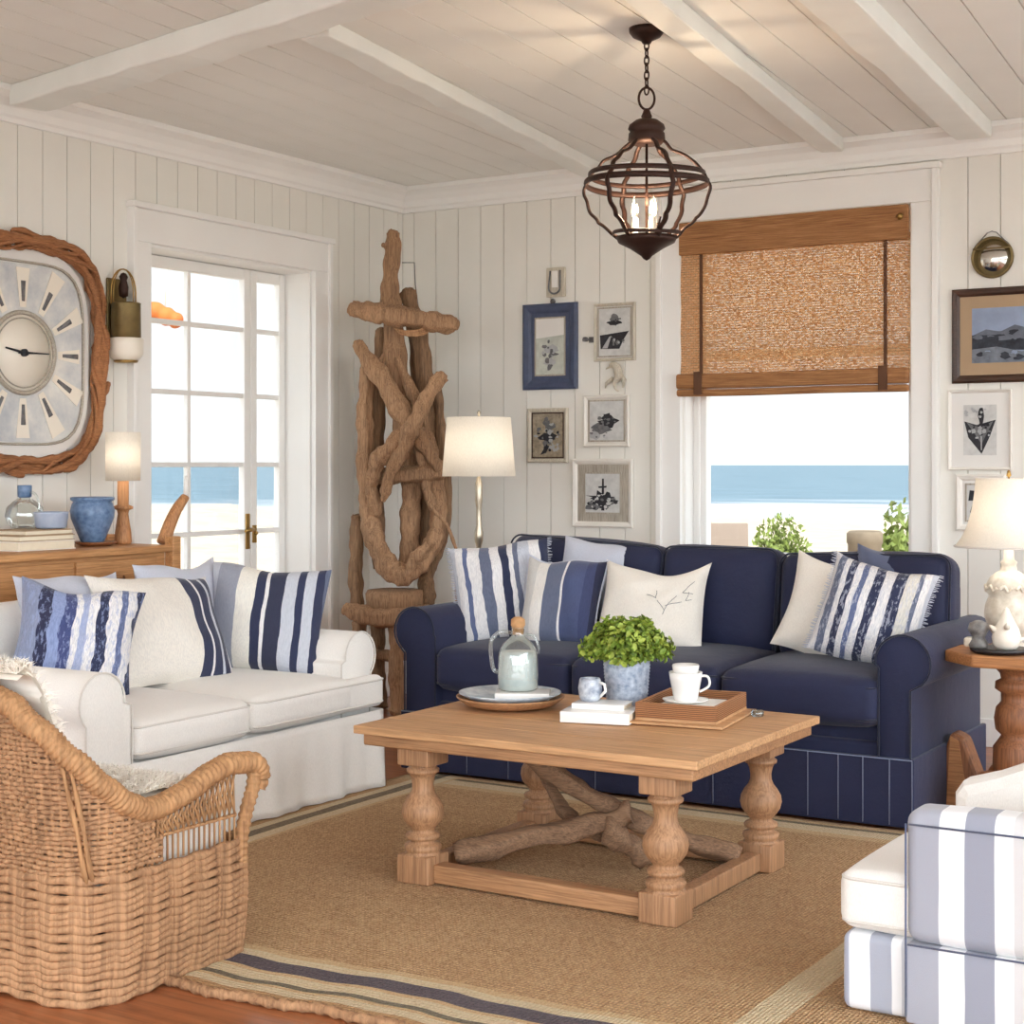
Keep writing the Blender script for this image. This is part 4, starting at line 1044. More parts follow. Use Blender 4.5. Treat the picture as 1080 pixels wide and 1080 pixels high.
# small bracket / knocker
d = thing('wall_hook', 'small cream wooden plaque with curved handle above the navy frame', 'hook', (1.004, 0, 2.18))
MB().rbox((-.058, -.018, .0), (.058, -.0005, .158), .006, 3).build('plaque', 'framecream', d)
MB().tube([(-.03, -.02, .14), (-.034, -.03, .06), *[(-.034*cos(pi*i/8), -.03, .045-.028*sin(pi*i/8)) for i in range(9)], (.034, -.03, .06), (.03, -.02, .14)], .005, 6).build('handle', 'inkm', d)
MB().rbox((-.02, -.026, .05), (.02, -.018, .14), .006, 3).build('boss', 'porcelain', d)
d = tag(MB().lathe([(0, 0), (.012, .002), (.016, .012), (.01, .02), (0, .022)], 14, mat=Matrix.Rotation(pi/2, 4, 'X')).build('picture_nail', 'inkm', loc=(.985, -.001, 2.158)), 'round hanging nail on top edge of the navy frame', 'nail')
# sea horse / starfish ornament
mb = MB(); mb.tube(spline([(-.02, -.02, .13), (.0, -.03, .142), (.025, -.028, .12), (.03, -.026, .08), (.01, -.026, .05), (.012, -.026, .02), (.03, -.024, .0)], 5), [.006, .008, .012, .014, .015, .015, .016, .018, .019, .02, .021, .021, .022, .022, .021, .02, .018, .017, .015, .014, .012, .01, .01, .009, .008, .007, .006, .005, .005, .004, .003], 9, lobes=5, lob=.1)
mb.tube([(-.005, -.02, .07), (-.045, -.018, .045), (-.05, -.018, .02)], [.012, .008, .004], 7); mb.tube([(.03, -.01, .1), (.055, -.01, .06), (.05, -.01, .02)], [.01, .014, .006], 7); mb.tube([(-.018, -.022, .132), (-.045, -.02, .12)], [.006, .003], 6)
tag(mb.build('driftwood_ornament', 'framecream', loc=(1.355, 0.0, 1.668)), 'small bleached sea creature shaped ornament between two prints', 'ornament')
MBk = MB().box((-.015, -.005, -.015), (.015, .004, .015)).tube([(-.0, 0, 0), (0, -.03, 0), (-.02, -.035, -.004)], .006, 8); MBk.lathe([(0, -.012), (.014, -.01), (.016, 0), (.012, .012), (0, .014)], 14, c=(-.02, -.035, 0))
tag(MBk.build('key_hook', 'inkm', loc=(1.215, -.0, 1.945)), 'dark key hook at left edge of the ship print', 'hook')
# round mirror
d = thing('round_mirror', 'small round strap hung mirror right of the window', 'mirror', (3.3, 0, 2.235))
MB().lathe([(.0, .0), (.092, .0), (.095, .003), (.095, .02), (.088, .026), (.084, .012), (0, .012)], 40, mat=Matrix.Rotation(pi/2, 4, 'X')).build('mirror_frame', 'olivebrass', d)
n = N('mirror_glass'); M['mirror'] = n.done((.62, .6, .56), .12, Metallic=1.)
MB().lathe([(.0, .0125), (.084, .0125), (.084, .015), (0, .015)], 40, mat=Matrix.Rotation(pi/2, 4, 'X')).build('mirror_glass', 'mirror', d)
MB().tube([(-.075, -.02, .055), (-.02, -.02, .112), (0, -.02, .118), (.02, -.02, .112), (.075, -.02, .055)], .006, 6, flat=(.4, 1)).build('strap', 'inkm', d)
MB().tube([(-.085, -.026, .04), (.085, -.026, .04)], .004, 6).build('crossbar', 'olivebrass', d)

# ------------------------------------------------------------------ driftwood sculpture
DS = 8.3; base = at(415, 745, DS); base.z = 0
dsb = thing('driftwood_sculpture', 'tall driftwood branch sculpture lashed into a tower in the corner', 'sculpture', tuple(base))
def drift(pts, r, mat='drift', name='branch', dz=0, parent=None, seed=0, lob=.09):
    P_ = [at(px, py, DS+(q[0] if q else 0)+dz)-base for px, py, *q in pts]
    sp_ = spline(P_, 16); k = len(sp_); rnd = random.Random(seed+int(pts[0][0]))
    ph = rnd.uniform(0, 6)
    m = DS/1680
    rr = r if isinstance(r, (list, tuple)) else [r*.85, r, r, r*.85]
    rr = [q_*.88 for q_ in rr]
    rad = []
    for i in range(k):
        t = i/(k-1)*(len(rr)-1); a = int(min(t, len(rr)-2)); f_ = t-a
        rad.append(m*(rr[a]*(1-f_)+rr[a+1]*f_)*(1+.09*sin(i*.45+ph)+.06*sin(i*1.07+ph*2)))
        sp_[i] += Vector((sin(i*.34+ph), cos(i*.28+ph), 0))*m*.7
    mb = MB(); mb.tube(sp_, rad, 22, lobes=5, lob=lob, twist=6)
    # rounded worn ends
    for e, o2 in ((0, 1), (k-1, k-2)):
        dd = (sp_[e]-sp_[o2]).normalized(); mb.tube([sp_[e]-dd*rad[e]*.1, sp_[e]+dd*rad[e]*.35, sp_[e]+dd*rad[e]*.5], [rad[e]*.97, rad[e]*.75, rad[e]*.3], 10)
    if lob: mb.rough(.0085, (26, 26, 7))
    return mb.build(name, mat, parent or dsb)
drift([(415, 246), (412, 300), (415, 365), (426, 440), (434, 505), (432, 555), (431, 602)], [9, 10, 13, 13, 12, 11, 11], 'drift')
drift([(371, 325, -.16), (400, 331, -.17), (432, 335, -.17), (481, 343, -.16)], [9, 12, 12, 10], 'drift', 'crossbar')
drift([(430, 308, .1), (440, 350, .1), (452, 430, .1), (456, 500, .1), (448, 590, .1)], [9, 11, 11, 11, 10], 'drift2')
drift([(377, 362, -.12), (398, 394, -.14), (428, 440, -.15), (450, 475, -.14), (466, 500, -.1)], [6, 11, 12, 9, 7], 'drift')
drift([(465, 397, -.17), (444, 430, -.22), (430, 462, -.22), (414, 496, -.2), (404, 528, -.17)], [8, 9, 10, 8, 4], 'drift')
drift([(388, 380, -.02), (386, 430, -.02), (385, 480, -.03), (389, 530, -.06), (396, 570, -.1), (415, 603, -.14), (432, 604, -.16), (452, 582, -.14), (463, 550, -.1), (460, 510, -.05), (452, 470, -.02), (444, 430, .0)], [8, 9, 10, 11, 12, 13, 12, 11, 9, 9, 8, 7], 'drift', 'hooped_branch')
drift([(434, 450, -.14), (412, 472, -.18), (396, 490, -.18), (392, 515, -.14), (396, 540, -.1), (386, 500, .0)], [9, 10, 9, 8, 6, 4], 'drift')
drift([(392, 504, -.1), (425, 501, -.12), (467, 498, -.1)], [8, 10, 9], 'drift', 'crossbar')
drift([(376, 545, .0), (376, 590, .0), (375, 640, .0)], [6, 8, 9], 'drift2')
drift([(402, 348, .06), (399, 420, .08), (396, 500, .08), (402, 600, .05)], [7, 9, 9, 9], 'drift2')
drift([(440, 352, .16), (441, 450, .16), (438, 520, .16), (430, 606, .1)], [8, 10, 11, 12], 'drift2')
drift([(458, 400, .06), (468, 470, .06), (468, 555, .06), (452, 600, .06), (450, 636, .02)], [5, 7, 8, 9, 10], 'drift2')
drift([(452, 530, -.12), (470, 553, -.14), (481, 580, -.14), (482, 636, -.12), (483, 735, -.1)], [2.5, 2.2, 2, 1.8, 1.8], 'drift', 'thin_twig', lob=0)
drift([(431, 604, -.17), (441, 586, -.2), (455, 572, -.2)], [7, 8, 5], 'drift')
drift([(418, 378, -.05), (436, 420, -.1), (444, 480, -.12), (452, 520, -.1), (462, 545, -.08)], [4, 7, 7, 6, 5], 'drift')
drift([(398, 395, -.03), (404, 380, -.02), (408, 366, 0)], [5, 4, 2], 'drift')
drift([(409, 262, 0), (404, 258, -.02)], [4, 3], 'drift', 'knot')
# rope lashing under the crossbar
mb = MB()
for i in range(3):
    c = at(432+i*2, 345+i*2, DS-.15)-base; mb.tube([c+RT*(.075*cos(t)) + Vector((0, 0, .028*sin(t)-.0*i)) + FW*(.06*sin(t)) for t in [pi+pi*j/12 for j in range(13)]], .007, 7, lobes=3, lob=.2, twist=180)
mb.build('rope_lashing', 'wicker', dsb)
mb = MB(); mb.tube([at(424, 277, DS+.35)-base, at(437, 277, DS+.35)-base, at(438, 300, DS+.3)-base, at(442, 330, DS+.1)-base], .003, 5); mb.build('wire_hanger', 'inkm', dsb)
# stool beneath
st_ = thing('log_stool', 'rough driftwood log stool carrying the driftwood tower', 'stool', tuple(base))
mb = MB(); c = at(417, 632, DS)-base
mb.lathe([(0, -.07), (.115, -.07), (.135, -.055), (.138, -.01), (.142, .03), (.132, .05), (.0, .052)], 26, c=tuple(c), sq=2.8); mb.build('seat_block', 'drift', st_)
mb = MB(); drift([(364, 642, -.12), (400, 652, -.13), (450, 645, -.12)], [8, 12, 10], 'drift', 'front_log', parent=st_)
for px, dd, m_ in ((417, -.1, 'drift'), (398, .12, 'drift2'), (437, .12, 'drift2'), (447, -.05, 'drift'), (379, -.02, 'drift')):
    drift([(px, 655, dd), (px+1, 700, dd), (px+2, (490+1.275/(DS+dd)*1680), dd)], [8, 8, 9], m_, 'leg', parent=st_)
drift([(382, 688, .02), (415, 692, .0), (445, 690, .02)], [5, 7, 5], 'drift', 'rung', parent=st_)

# ------------------------------------------------------------------ floor lamp
p = at(505, 700, 7.55)
fl = thing('floor_lamp', 'slim nickel floor lamp with white drum shade behind the navy sofa', 'lamp', (p.x, p.y, 0))
MB().lathe([(0, 0), (.13, 0), (.135, .012), (.12, .02), (.02, .03), (.0, .03)], 32).build('base', 'nickel', fl)
MB().lathe([(.012, .02), (.011, .5), (.016, .52), (.018, .55), (.012, .58), (.012, .9), (.02, .93), (.021, .97), (.014, 1.0), (.013, 1.08), (.018, 1.12), (.018, 1.2), (.008, 1.23), (.006, 1.4), (.0, 1.4)], 16).build('pole', 'nickel', fl)
mb = MB(); mb.lathe([(.172, 1.235), (.174, 1.235), (.152, 1.512), (.150, 1.514), (.148, 1.512), (.170, 1.235)], 44); mb.f = mb.f[:-2]; mb.mi = mb.mi[:-2]; mb.sm = mb.sm[:-2]; mb.build('lamp_shade', 'shade', fl)
mb = MB(); mb.tube([(-.15, 0, 1.505), (.15, 0, 1.505)], .002, 5); mb.tube([(0, -.15, 1.505), (0, .15, 1.505)], .002, 5); mb.lathe([(.005, 1.39), (.005, 1.53), (.01, 1.535), (.0, 1.55)], 8); mb.build('shade_spider', 'nickel', fl)

# ------------------------------------------------------------------ end table and lamp
ex, ey = 3.80, -1.60
et = thing('end_table', 'brown wooden pedestal end table beside right arm of navy sofa', 'table', (ex, ey, 0))
pl = [(.245*cos(Rd(22.5+45*i)), .245*sin(Rd(22.5+45*i))) for i in range(8)]
mb = MB(); mb.prism(pl, .588, .63, 'xy'); mb.build('table_top', 'endtop', et, bevel=.008)
MB().lathe([(.07, .59), (.075, .57), (.055, .55), (.05, .53), (.07, .52), (.072, .495), (.05, .48), (.05, .45), (.068, .43), (.075, .39), (.07, .35), (.05, .33), (.06, .315), (.078, .29), (.08, .22), (.06, .17), (.085, .15), (.085, .1), (0, .1)], 26).build('pedestal', 'darkwood', et)
for i in range(4):
    a = Rd(45+90*i); c, s = cos(a), sin(a)
    MB().tube(spline([(.04*c, .04*s, .14), (.12*c, .12*s, .17), (.16*c, .16*s, .08), (.2*c, .2*s, .032)], 6), [.04, .04, .042, .042, .04, .04, .038, .036, .035, .034, .033, .032, .031, .031, .031, .032, .032, .033, .03], 12).build('foot', 'darkwood', et)
bx_ = at(1033, 790, 5.9)
lg = thing('wood_wedge', 'angled brown log piece on the floor under the end table', 'log', (3.60, -1.42, 0))
MB().prism([(-.09, 0), (.11, 0), (.03, .15), (-.02, .28), (-.07, .3), (-.1, .22)], -.05, .05, 'xz').build('log_body', 'darkwood', lg, bevel=.015)
MB().prism([(-.085, .02), (-.0, .02), (-.04, .27), (-.07, .285)], -.056, -.051, 'xz').build('cut_face', 'endtop', lg)
# tan paper bag / basket behind pedestal
bg = thing('woven_basket', 'low tan basket on the floor against the wall below the end table', 'basket', (3.74, -.75, 0))
MB().lathe([(0, 0), (.12, 0), (.15, .06), (.17, .22), (.175, .25), (.165, .25), (.155, .2), (.1, .02), (0, .02)], 32).build('basket_body', 'cork', bg)
MB().tube([(.172*cos(2*pi*i/80), .172*sin(2*pi*i/80), .25) for i in range(80)], .009, 8, closed=True, lobes=2, lob=.3, twist=90).build('rim', 'wicker_rail', bg)

tl = thing('table_lamp', 'carved cream urn lamp with bell shade on the end table', 'lamp', (3.765, -1.56, .631))
MB().lathe([(0, 0), (.06, 0), (.065, .008), (.06, .018), (.04, .026), (.035, .036), (.055, .05), (.075, .08), (.085, .12), (.082, .155), (.072, .18), (.068, .19), (.076, .2), (.078, .23), (.066, .255), (.045, .272), (.03, .28), (.026, .3), (.03, .31), (.018, .32), (.016, .36), (0, .36)], 36).build('lamp_base', 'marble', tl)
mb = MB()
for i in range(9):
    a = 2*pi*i/9; q = Vector((.079*cos(a), .079*sin(a), .215)); t_ = Vector((-sin(a), cos(a), 0))
    mb.tube(spline([q-t_*.024, q-t_*.01+Vector((0, 0, .012)), q+t_*.004-Vector((0, 0, .008)), q+t_*.02+Vector((0, 0, .005))], 4), .0055, 6)
mb.build('carved_scrolls', 'marble', tl)
mb = MB(); pr = [(.188, .365), (.168, .39), (.148, .43), (.13, .49), (.12, .55), (.115, .61)]
sp_ = spline([(a, 0, b_) for a, b_ in pr], 5)
prof = [(q.x, q.z) for q in sp_]; mb.lathe(prof+[(r-.003, z_) for r, z_ in reversed(prof)], 48); mb.f = mb.f[:-2]; mb.mi = mb.mi[:-2]; mb.sm = mb.sm[:-2]
sh = mb.build('lamp_shade', 'shade', tl)
MB().tube([(.188*cos(2*pi*i/60), .188*sin(2*pi*i/60), .366) for i in range(60)], .0035, 6, closed=True).build('shade_trim', 'whitepipe', tl)
mb = MB(); mb.tube([(0, 0, .35), (0, 0, .62)], .004, 6); mb.tube([(-.114, 0, .6), (.114, 0, .6)], .002, 5); mb.lathe([(.0, .61), (.009, .62), (.006, .635), (0, .64)], 12); mb.build('lamp_harp', 'brass', tl)
# small black tray with ornaments
px_ = (3.74, -1.68)
tag(MB().lathe([(0, .0), (.09, 0), (.1, .006), (.104, .016), (.098, .018), (0, .012)], 32).build('black_tray', 'black', loc=(3.77, -1.70, .631)), 'round black lacquer tray on the end table', 'tray')
d = thing('stone_figurine', 'small dark and grey stone figurine on the black tray', 'figurine', (3.705, -1.735, .6495))
mb = MB(); mb.lathe([(0, 0), (.03, 0), (.034, .01), (.026, .025), (.02, .035), (.028, .05), (.036, .065), (.03, .085), (.012, .094), (0, .096)], 18, sq=2.6); mb.build('figure_body', mottled('dark_grey_stone', srgb(58, 56, 58), srgb(150, 146, 142), 30, .5), d)
MB().rbox((-.05, -.02, 0), (-.015, .02, .035), .012, 3).build('pebble', 'marble', d)
mb = MB(); mb.lathe([(0, 0), (.034, 0), (.046, .015), (.05, .04), (.042, .07), (.028, .095), (.016, .12), (.008, .14), (0, .145)], 24)
for i in range(5): a = i*1.25; mb.tube([(.04*cos(a), .04*sin(a), .03+.012*i), (.06*cos(a), .06*sin(a), .04+.014*i)], [.012, .003], 7)
tag(mb.build('conch_shell', 'creamcup', loc=(3.80, -1.73, .6495)), 'large cream sea shell standing on the black tray', 'shell')

# ------------------------------------------------------------------ coffee table
ct = thing('coffee_table', 'square pine coffee table with turned legs and driftwood cross braces', 'table', (2.82, -2.95, 0))
def Lc(x, y, z=0): return (x-2.82, y+2.95, z)
mb = MB()
for k_ in range(5):
    ya_ = -3.42+.186*k_
    mb.rbox(Lc(2.245, ya_, .462), Lc(3.405, ya_+.1852, .487), .0035, 10, wob=.001, seed=2+k_)
mb.build('table_top', 'tabletop', ct)
mb = MB(); mb.rbox(Lc(2.268, -3.40, .425), Lc(3.385, -2.51, .4615), .006, 6); mb.build('apron', 'tablerail', ct)
legprof = [(.057, .09), (.057, .1), (.05, .106), (.056, .112), (.058, .122), (.053, .13), (.038, .134), (.037, .142), (.052, .146), (.054, .154), (.05, .16), (.036, .166), (.036, .174), (.048, .186), (.061, .205), (.066, .225), (.063, .245), (.052, .265), (.04, .28), (.034, .295), (.033, .312), (.037, .332), (.043, .345), (.05, .348), (.051, .357), (.045, .361), (.04, .366), (.044, .376)]
for lx, ly in ((2.44, -3.325), (3.265, -3.325), (3.265, -2.64), (2.44, -2.62)):
    mb = MB(); cx, cy = lx-2.82, ly+2.95
    mb.rbox((cx-.058, cy-.058, .0135), (cx+.058, cy+.058, .1), .006, 2)
    mb.lathe(legprof, 28, c=(cx, cy, 0))
    mb.rbox((cx-.057, cy-.057, .372), (cx+.057, cy+.057, .4245), .005, 2)
    mb.build('leg', 'tableleg', ct)
for a, b_, ax in (((2.498, -3.355), (3.207, -3.30), 0), ((2.498, -2.66), (3.207, -2.61), 0)):
    MB().rbox(Lc(a[0], a[1], .02), Lc(b_[0], b_[1], .075), .005, 4).build('stretcher', 'tablerail', ct)
for a, b_ in (((2.41, -3.267), (2.46, -2.68)), ((3.24, -3.267), (3.29, -2.70))):
    MB().rbox(Lc(*a, .02), Lc(*b_, .075), .005, 4).build('stretcher', 'tableleg', ct)
def brace(pts, rad):
    sp_ = spline([Lc(*p_) for p_ in pts], 8); k = len(sp_)
    for i, q in enumerate(sp_): q.x += .003*sin(i*.7); q.z += .004*sin(i*.9)
    MB().tube(sp_, [rad*(1+.14*sin(i*.6)+.07*sin(i*1.7)) for i in range(k)], 18, lobes=4, lob=.1, twist=8).rough(.006, (10, 26, 26)).build('driftwood_brace', 'driftx', ct)
brace([(2.48, -3.2, .07), (2.66, -3.08, .12), (2.86, -2.98, .17), (2.96, -2.94, .21)], .034)
brace([(3.24, -2.76, .07), (3.05, -2.83, .13), (2.85, -2.92, .22), (2.66, -2.98, .34), (2.62, -2.99, .41)], .03)
brace([(2.47, -2.68, .3), (2.56, -2.74, .2), (2.7, -2.85, .14), (2.86, -2.95, .13)], .02)
brace([(2.90, -3.0, .16), (2.95, -2.92, .1), (2.98, -2.88, .055)], .035)

# things on the coffee table
ZT = .4895
pt = thing('wooden_platter', 'round shallow wooden platter at left of the coffee table', 'platter', (2.47, -2.86, ZT))
MB().lathe([(0, 0), (.1, 0), (.15, .01), (.178, .032), (.18, .037), (.172, .036), (.14, .018), (0, .01)], 48).build('platter_body', 'tablerail', pt)
pz = .0185
tag(MB().lathe([(0, 0), (.1, 0), (.14, .012), (.168, .026), (.17, .030), (.163, .030), (.13, .016), (0, .006)], 48).build('ceramic_plate', 'bluedish', loc=(2.465, -2.855, ZT+.0305-.012)), 'wide blue washed ceramic plate lying in the wooden platter', 'plate')
tb = ZT+.0305-.012+.0065
tag(MB().rbox((-.09, -.065, .0), (.09, .065, .022), .004, 3).build('white_tile', 'porcelain', loc=(2.50, -2.83, tb+.003), rot=(0, 0, Rd(28))), 'flat white block under the corked glass jug', 'block')
tb += .0255
jg = thing('glass_jug', 'corked glass jug with pale contents on the plate', 'jug', (2.475, -2.82, tb), (0, 0, YAW))
MB().lathe([(0, 0), (.058, 0), (.066, .006), (.068, .05), (.066, .11), (.062, .135), (.05, .155), (.03, .172), (.022, .18), (.021, .205), (.024, .208)], 40).build('jug_body', 'glassobj', jg)
MB().lathe([(0, .003), (.056, .003), (.063, .008), (.0645, .05), (.062, .11), (.058, .128), (0, .13)], 40).build('contents', mottled('pale_sea_glass_contents', srgb(196, 206, 206), srgb(238, 240, 236), 14, .4), jg)
MB().lathe([(0, .185), (.018, .185), (.02, .21), (.024, .215), (.023, .235), (.012, .243), (0, .244)], 20).build('cork_stopper', 'cork', jg)
MB().tube(spline([(-.02, 0, .19), (-.06, 0, .192), (-.088, 0, .165), (-.09, 0, .12), (-.082, 0, .07), (-.066, 0, .06)], 6), .0065, 8).build('handle', 'glassobj', jg)
MB().tube(spline([(.02, 0, .185), (.05, 0, .18), (.066, 0, .15), (.067, 0, .12)], 6), .004, 8).build('spout_wire', 'glassobj', jg)
bk_ = thing('white_book', 'thick white book lying flat at front centre of the coffee table', 'book', (2.855, -2.945, ZT), (0, 0, Rd(14)))
MB().rbox((-.105, -.075, .003), (.105, .075, .031), .002, 2).build('pages', 'paper', bk_)
q = MB(); q.rbox((-.11, -.08, 0), (.11, .08, .004), .001, 1); q.rbox((-.11, -.08, .03), (.11, .08, .034), .001, 1); q.rbox((-.11, -.083, 0), (.11, -.078, .034), .001, 1); q.build('cover', 'porcelain', bk_)
bk2_ = thing('white_book', 'thin white book on top of the thick white book', 'book', (2.845, -2.915, ZT+.0345), (0, 0, Rd(12)))
MB().rbox((-.082, -.052, .002), (.082, .052, .015), .002, 2).build('pages', 'paper', bk2_)
q = MB(); q.rbox((-.085, -.055, 0), (.085, .055, .003), .001, 1); q.rbox((-.085, -.055, .014), (.085, .055, .017), .001, 1); q.rbox((-.085, -.0575, 0), (.085, -.054, .017), .001, 1); q.build('cover', 'porcelain', bk2_)
cp = thing('patterned_cup', 'small blue and white mottled cup on the white books', 'cup', (2.80, -2.915, ZT+.052))
MB().lathe([(0, 0), (.026, 0), (.034, .01), (.038, .04), (.034, .066), (.031, .072), (.028, .07), (.033, .04), (.026, .008), (0, .006)], 28).build('cup_body', 'bluemug', cp)
MB().tube([(.034, 0, .06), (.052, 0, .055), (.056, 0, .035), (.036, 0, .015)], .005, 7).build('handle', 'porcelain', cp)
# plant
pp = thing('potted_plant', 'bushy green plant in ribbed blue and white pot on the coffee table', 'plant', (2.835, -2.73, ZT))
prof = [(0, 0), (.062, 0), (.064, .006)]
for i in range(14): z_ = .012+i*.0105; r_ = .0645+.012*(z_/.16); prof += [(r_+.0015, z_), (r_-.001, z_+.006)]
prof += [(.078, .163), (.079, .17), (.074, .17), (.07, .15), (0, .15)]
MB().lathe(prof, 44).build('pot', 'bluepot', pp)
MB().lathe([(0, .1505), (.068, .1505), (.06, .158), (0, .16)], 24).build('soil', 'soil', pp)
mb = MB(); rnd = random.Random(3)
for i in range(1900):
    a = rnd.uniform(0, 2*pi); el = math.asin(rnd.uniform(-.25, 1)); k_ = rnd.uniform(.45, 1)**.5
    lump = 1+.09*sin(5*a+1)+.08*sin(3*el*2+2*a)
    c = Vector((cos(a)*cos(el)*.142, sin(a)*cos(el)*.142, .195+sin(el)*.108))*1
    c = Vector((0, 0, .19))+(c-Vector((0, 0, .19)))*k_*lump
    s_ = rnd.uniform(.008, .014); q = Euler((rnd.uniform(-.9, .9), rnd.uniform(-.9, .9), rnd.uniform(0, 6.28))).to_matrix()
    out = Vector((cos(a)*cos(el), sin(a)*cos(el), sin(el)+.4)).normalized(); rot = out.to_track_quat('Z', 'Y').to_matrix() @ q
    L_ = [(-s_, 0, 0), (-s_*.4, -s_*.62, .002), (s_*.5, -s_*.5, .002), (s_, 0, -.002), (s_*.5, s_*.5, .002), (-s_*.4, s_*.62, .002), (0, 0, -.003)]
    mb.add([c+rot @ Vector(p_) for p_ in L_], [(0, 1, 6), (1, 2, 6), (2, 3, 6), (3, 4, 6), (4, 5, 6), (5, 0, 6)], 0 if rnd.random() < .55 else 1)
for i in range(60):
    a = rnd.uniform(0, 2*pi); r_ = rnd.uniform(.02, .12); mb.tube([(.3*r_*cos(a), .3*r_*sin(a), .155), (r_*cos(a), r_*sin(a), .27-.5*r_)], .0015, 4, mi=0)
mb.build('foliage', ['leaf', 'leafl'], pp, fix=False)
# wooden tray with cup
ty = thing('wooden_tray', 'low sided woven wood tray at right of the coffee table', 'tray', (3.075, -2.745, ZT+.009), (0, 0, Rd(8)))
q = MB(); a_, b_, h_ = .13, .175, .055
q.box((-a_, -b_, 0), (a_, b_, .008)); q.build('tray_floor', 'tabletop', ty)
n = N('slatted_tray_wood'); wvx = n.n('ShaderNodeTexWave', {'Vector': n.coord(), 'Scale': 55., 'Distortion': 1.5, 'Detail': 2.}, bands_direction='Z').outputs[0]
M['slat'] = n.done(n.ramp(wvx, [(.2, srgb(112, 70, 42)), (.7, srgb(176, 122, 80))]), .6, wvx, .5, .003)
for p0, p1 in (((-a_, -b_, .008), (a_, -b_+.012, h_)), ((-a_, b_-.012, .008), (a_, b_, h_)), ((-a_, -b_+.012, .008), (-a_+.012, b_-.012, h_)), ((a_-.012, -b_+.012, .008), (a_, b_-.012, h_))):
    MB().rbox(p0, p1, .003, 2).build('tray_side', 'slat', ty)
tag(MB().rbox((-.15, -.20, 0), (.15, .20, .008), .003, 3).build('serving_board', 'tabletop', loc=(3.085, -2.75, ZT), rot=(0, 0, Rd(8))), 'thin pale board under the wooden tray', 'board')
z_ = ZT+.0175
tag(MB().rbox((-.09, -.11, 0), (.09, .11, .028), .004, 3).build('folded_napkin', 'cream', loc=(3.075, -2.745, z_), rot=(0, 0, Rd(8))), 'folded cream linen inside the wooden tray', 'napkin')
z_ += .029
tag(MB().lathe([(0, 0), (.04, 0), (.07, .008), (.074, .012), (.068, .012), (0, .005)], 36).build('saucer', 'porcelain', loc=(3.06, -2.76, z_)), 'white saucer in the wooden tray under the white cup', 'saucer')
cu = thing('white_cup', 'tall white cup with rim lid on a saucer in the tray', 'cup', (3.06, -2.76, z_+.0055))
MB().lathe([(0, 0), (.034, 0), (.038, .006), (.05, .07), (.053, .092), (.05, .092), (.044, .06), (0, .01)], 36).build('cup_body', 'porcelain', cu)
MB().lathe([(0, .086), (.034, .086), (.04, .092), (.043, .112), (.041, .116), (.037, .108), (0, .1)], 30).build('inner_cup', 'porcelain', cu)
MB().tube(spline([(.046, 0, .08), (.07, 0, .078), (.074, 0, .05), (.044, 0, .03)], 5), .004, 7).build('handle', 'porcelain', cu, rot=(0, 0, Rd(20)))
gl = MB().lathe([(0, 0), (.018, 0), (.02, .004), (.021, .018), (.019, .018), (.017, .005), (0, .003)], 20)
tag(gl.build('glass_votive', 'glassblue', loc=(3.245, -2.62, ZT)), 'tiny clear glass votive at right edge of the coffee table', 'votive')

# ------------------------------------------------------------------ pendant
zc = H
pd = thing('pendant_light', 'bronze cage pendant lantern with candle bulbs hanging from the ceiling', 'pendant lamp', (2.667, -2.282, H))
m_ = 5.66/1680*1.0
D_P = 5.66
def pz(py): return 1.29+(490-py)/1680*D_P-H
pd.location = at(682, 30, D_P); pd.location.z = H
MB().lathe([(0, -.055), (.014, -.055), (.02, -.045), (.05, -.03), (.062, -.014), (.063, 0), (0, 0)], 32).build('canopy', 'bronze', pd)
z_ = -.05; i = 0
while z_ > pz(92):
    mb = MB(); pts = []
    for j in range(16):
        t = 2*pi*j/16; a_, b_ = .0085*cos(t), .017*sin(t); pts.append((a_, 0, z_-.012+b_) if i % 2 == 0 else (0, a_, z_-.012+b_))
    mb.tube(pts, .0032, 6, closed=True); mb.build('chain_link', 'bronze', pd); z_ -= .0262; i += 1
mb = MB(); zc_ = pz(104); mb.tube([(.028*cos(2*pi*j/24)*RT.x, .028*cos(2*pi*j/24)*RT.y, zc_+.039*sin(2*pi*j/24)) for j in range(24)], .0045, 8, closed=True); mb.build('hanging_ring', 'bronze', pd)
MB().lathe([(.0, pz(114)), (.01, pz(115)), (.014, pz(119)), (.02, pz(123)), (.016, pz(125)), (.04, pz(127)), (.062, pz(132)), (.066, pz(136)), (.058, pz(139)), (.064, pz(141)), (.066, pz(148)), (.054, pz(152)), (0, pz(152))], 32).build('cap', 'bronze', pd)
prof = [(.052, 148), (.1, 160), (.16, 170), (.195, 182), (.222, 196), (.216, 212), (.188, 228), (.16, 236), (.115, 248), (.06, 260)]
sp_ = spline([(r, 0, pz(y)) for r, y in prof], 6)
for i in range(6):
    a = Rd(20+60*i); c, s = cos(a), sin(a)
    MB().tube([(q.x*c+.003*sin(k_*.8+i), q.x*s, q.z+.002*sin(k_+i)) for k_, q in enumerate(sp_)], .009, 8, flat=(.65, 1.1)).build('cage_rib', 'bronze', pd)
for r_, y_, th in ((.205, 185, .009), (.219, 194, .011), (.12, 247, .007)):
    MB().tube([(r_*cos(2*pi*j/60), r_*sin(2*pi*j/60), pz(y_)+.004*sin(2*pi*j/60*2)) for j in range(60)], th, 8, closed=True, flat=(1, .4), up=(0, 0, 1)).build('cage_ring', 'bronze', pd)
MB().lathe([(.075, pz(252)), (.11, pz(250)), (.1, pz(256)), (.06, pz(262)), (.035, pz(267)), (.02, pz(270)), (.012, pz(273)), (0, pz(275))], 28).build('bottom_cup', 'bronze', pd)
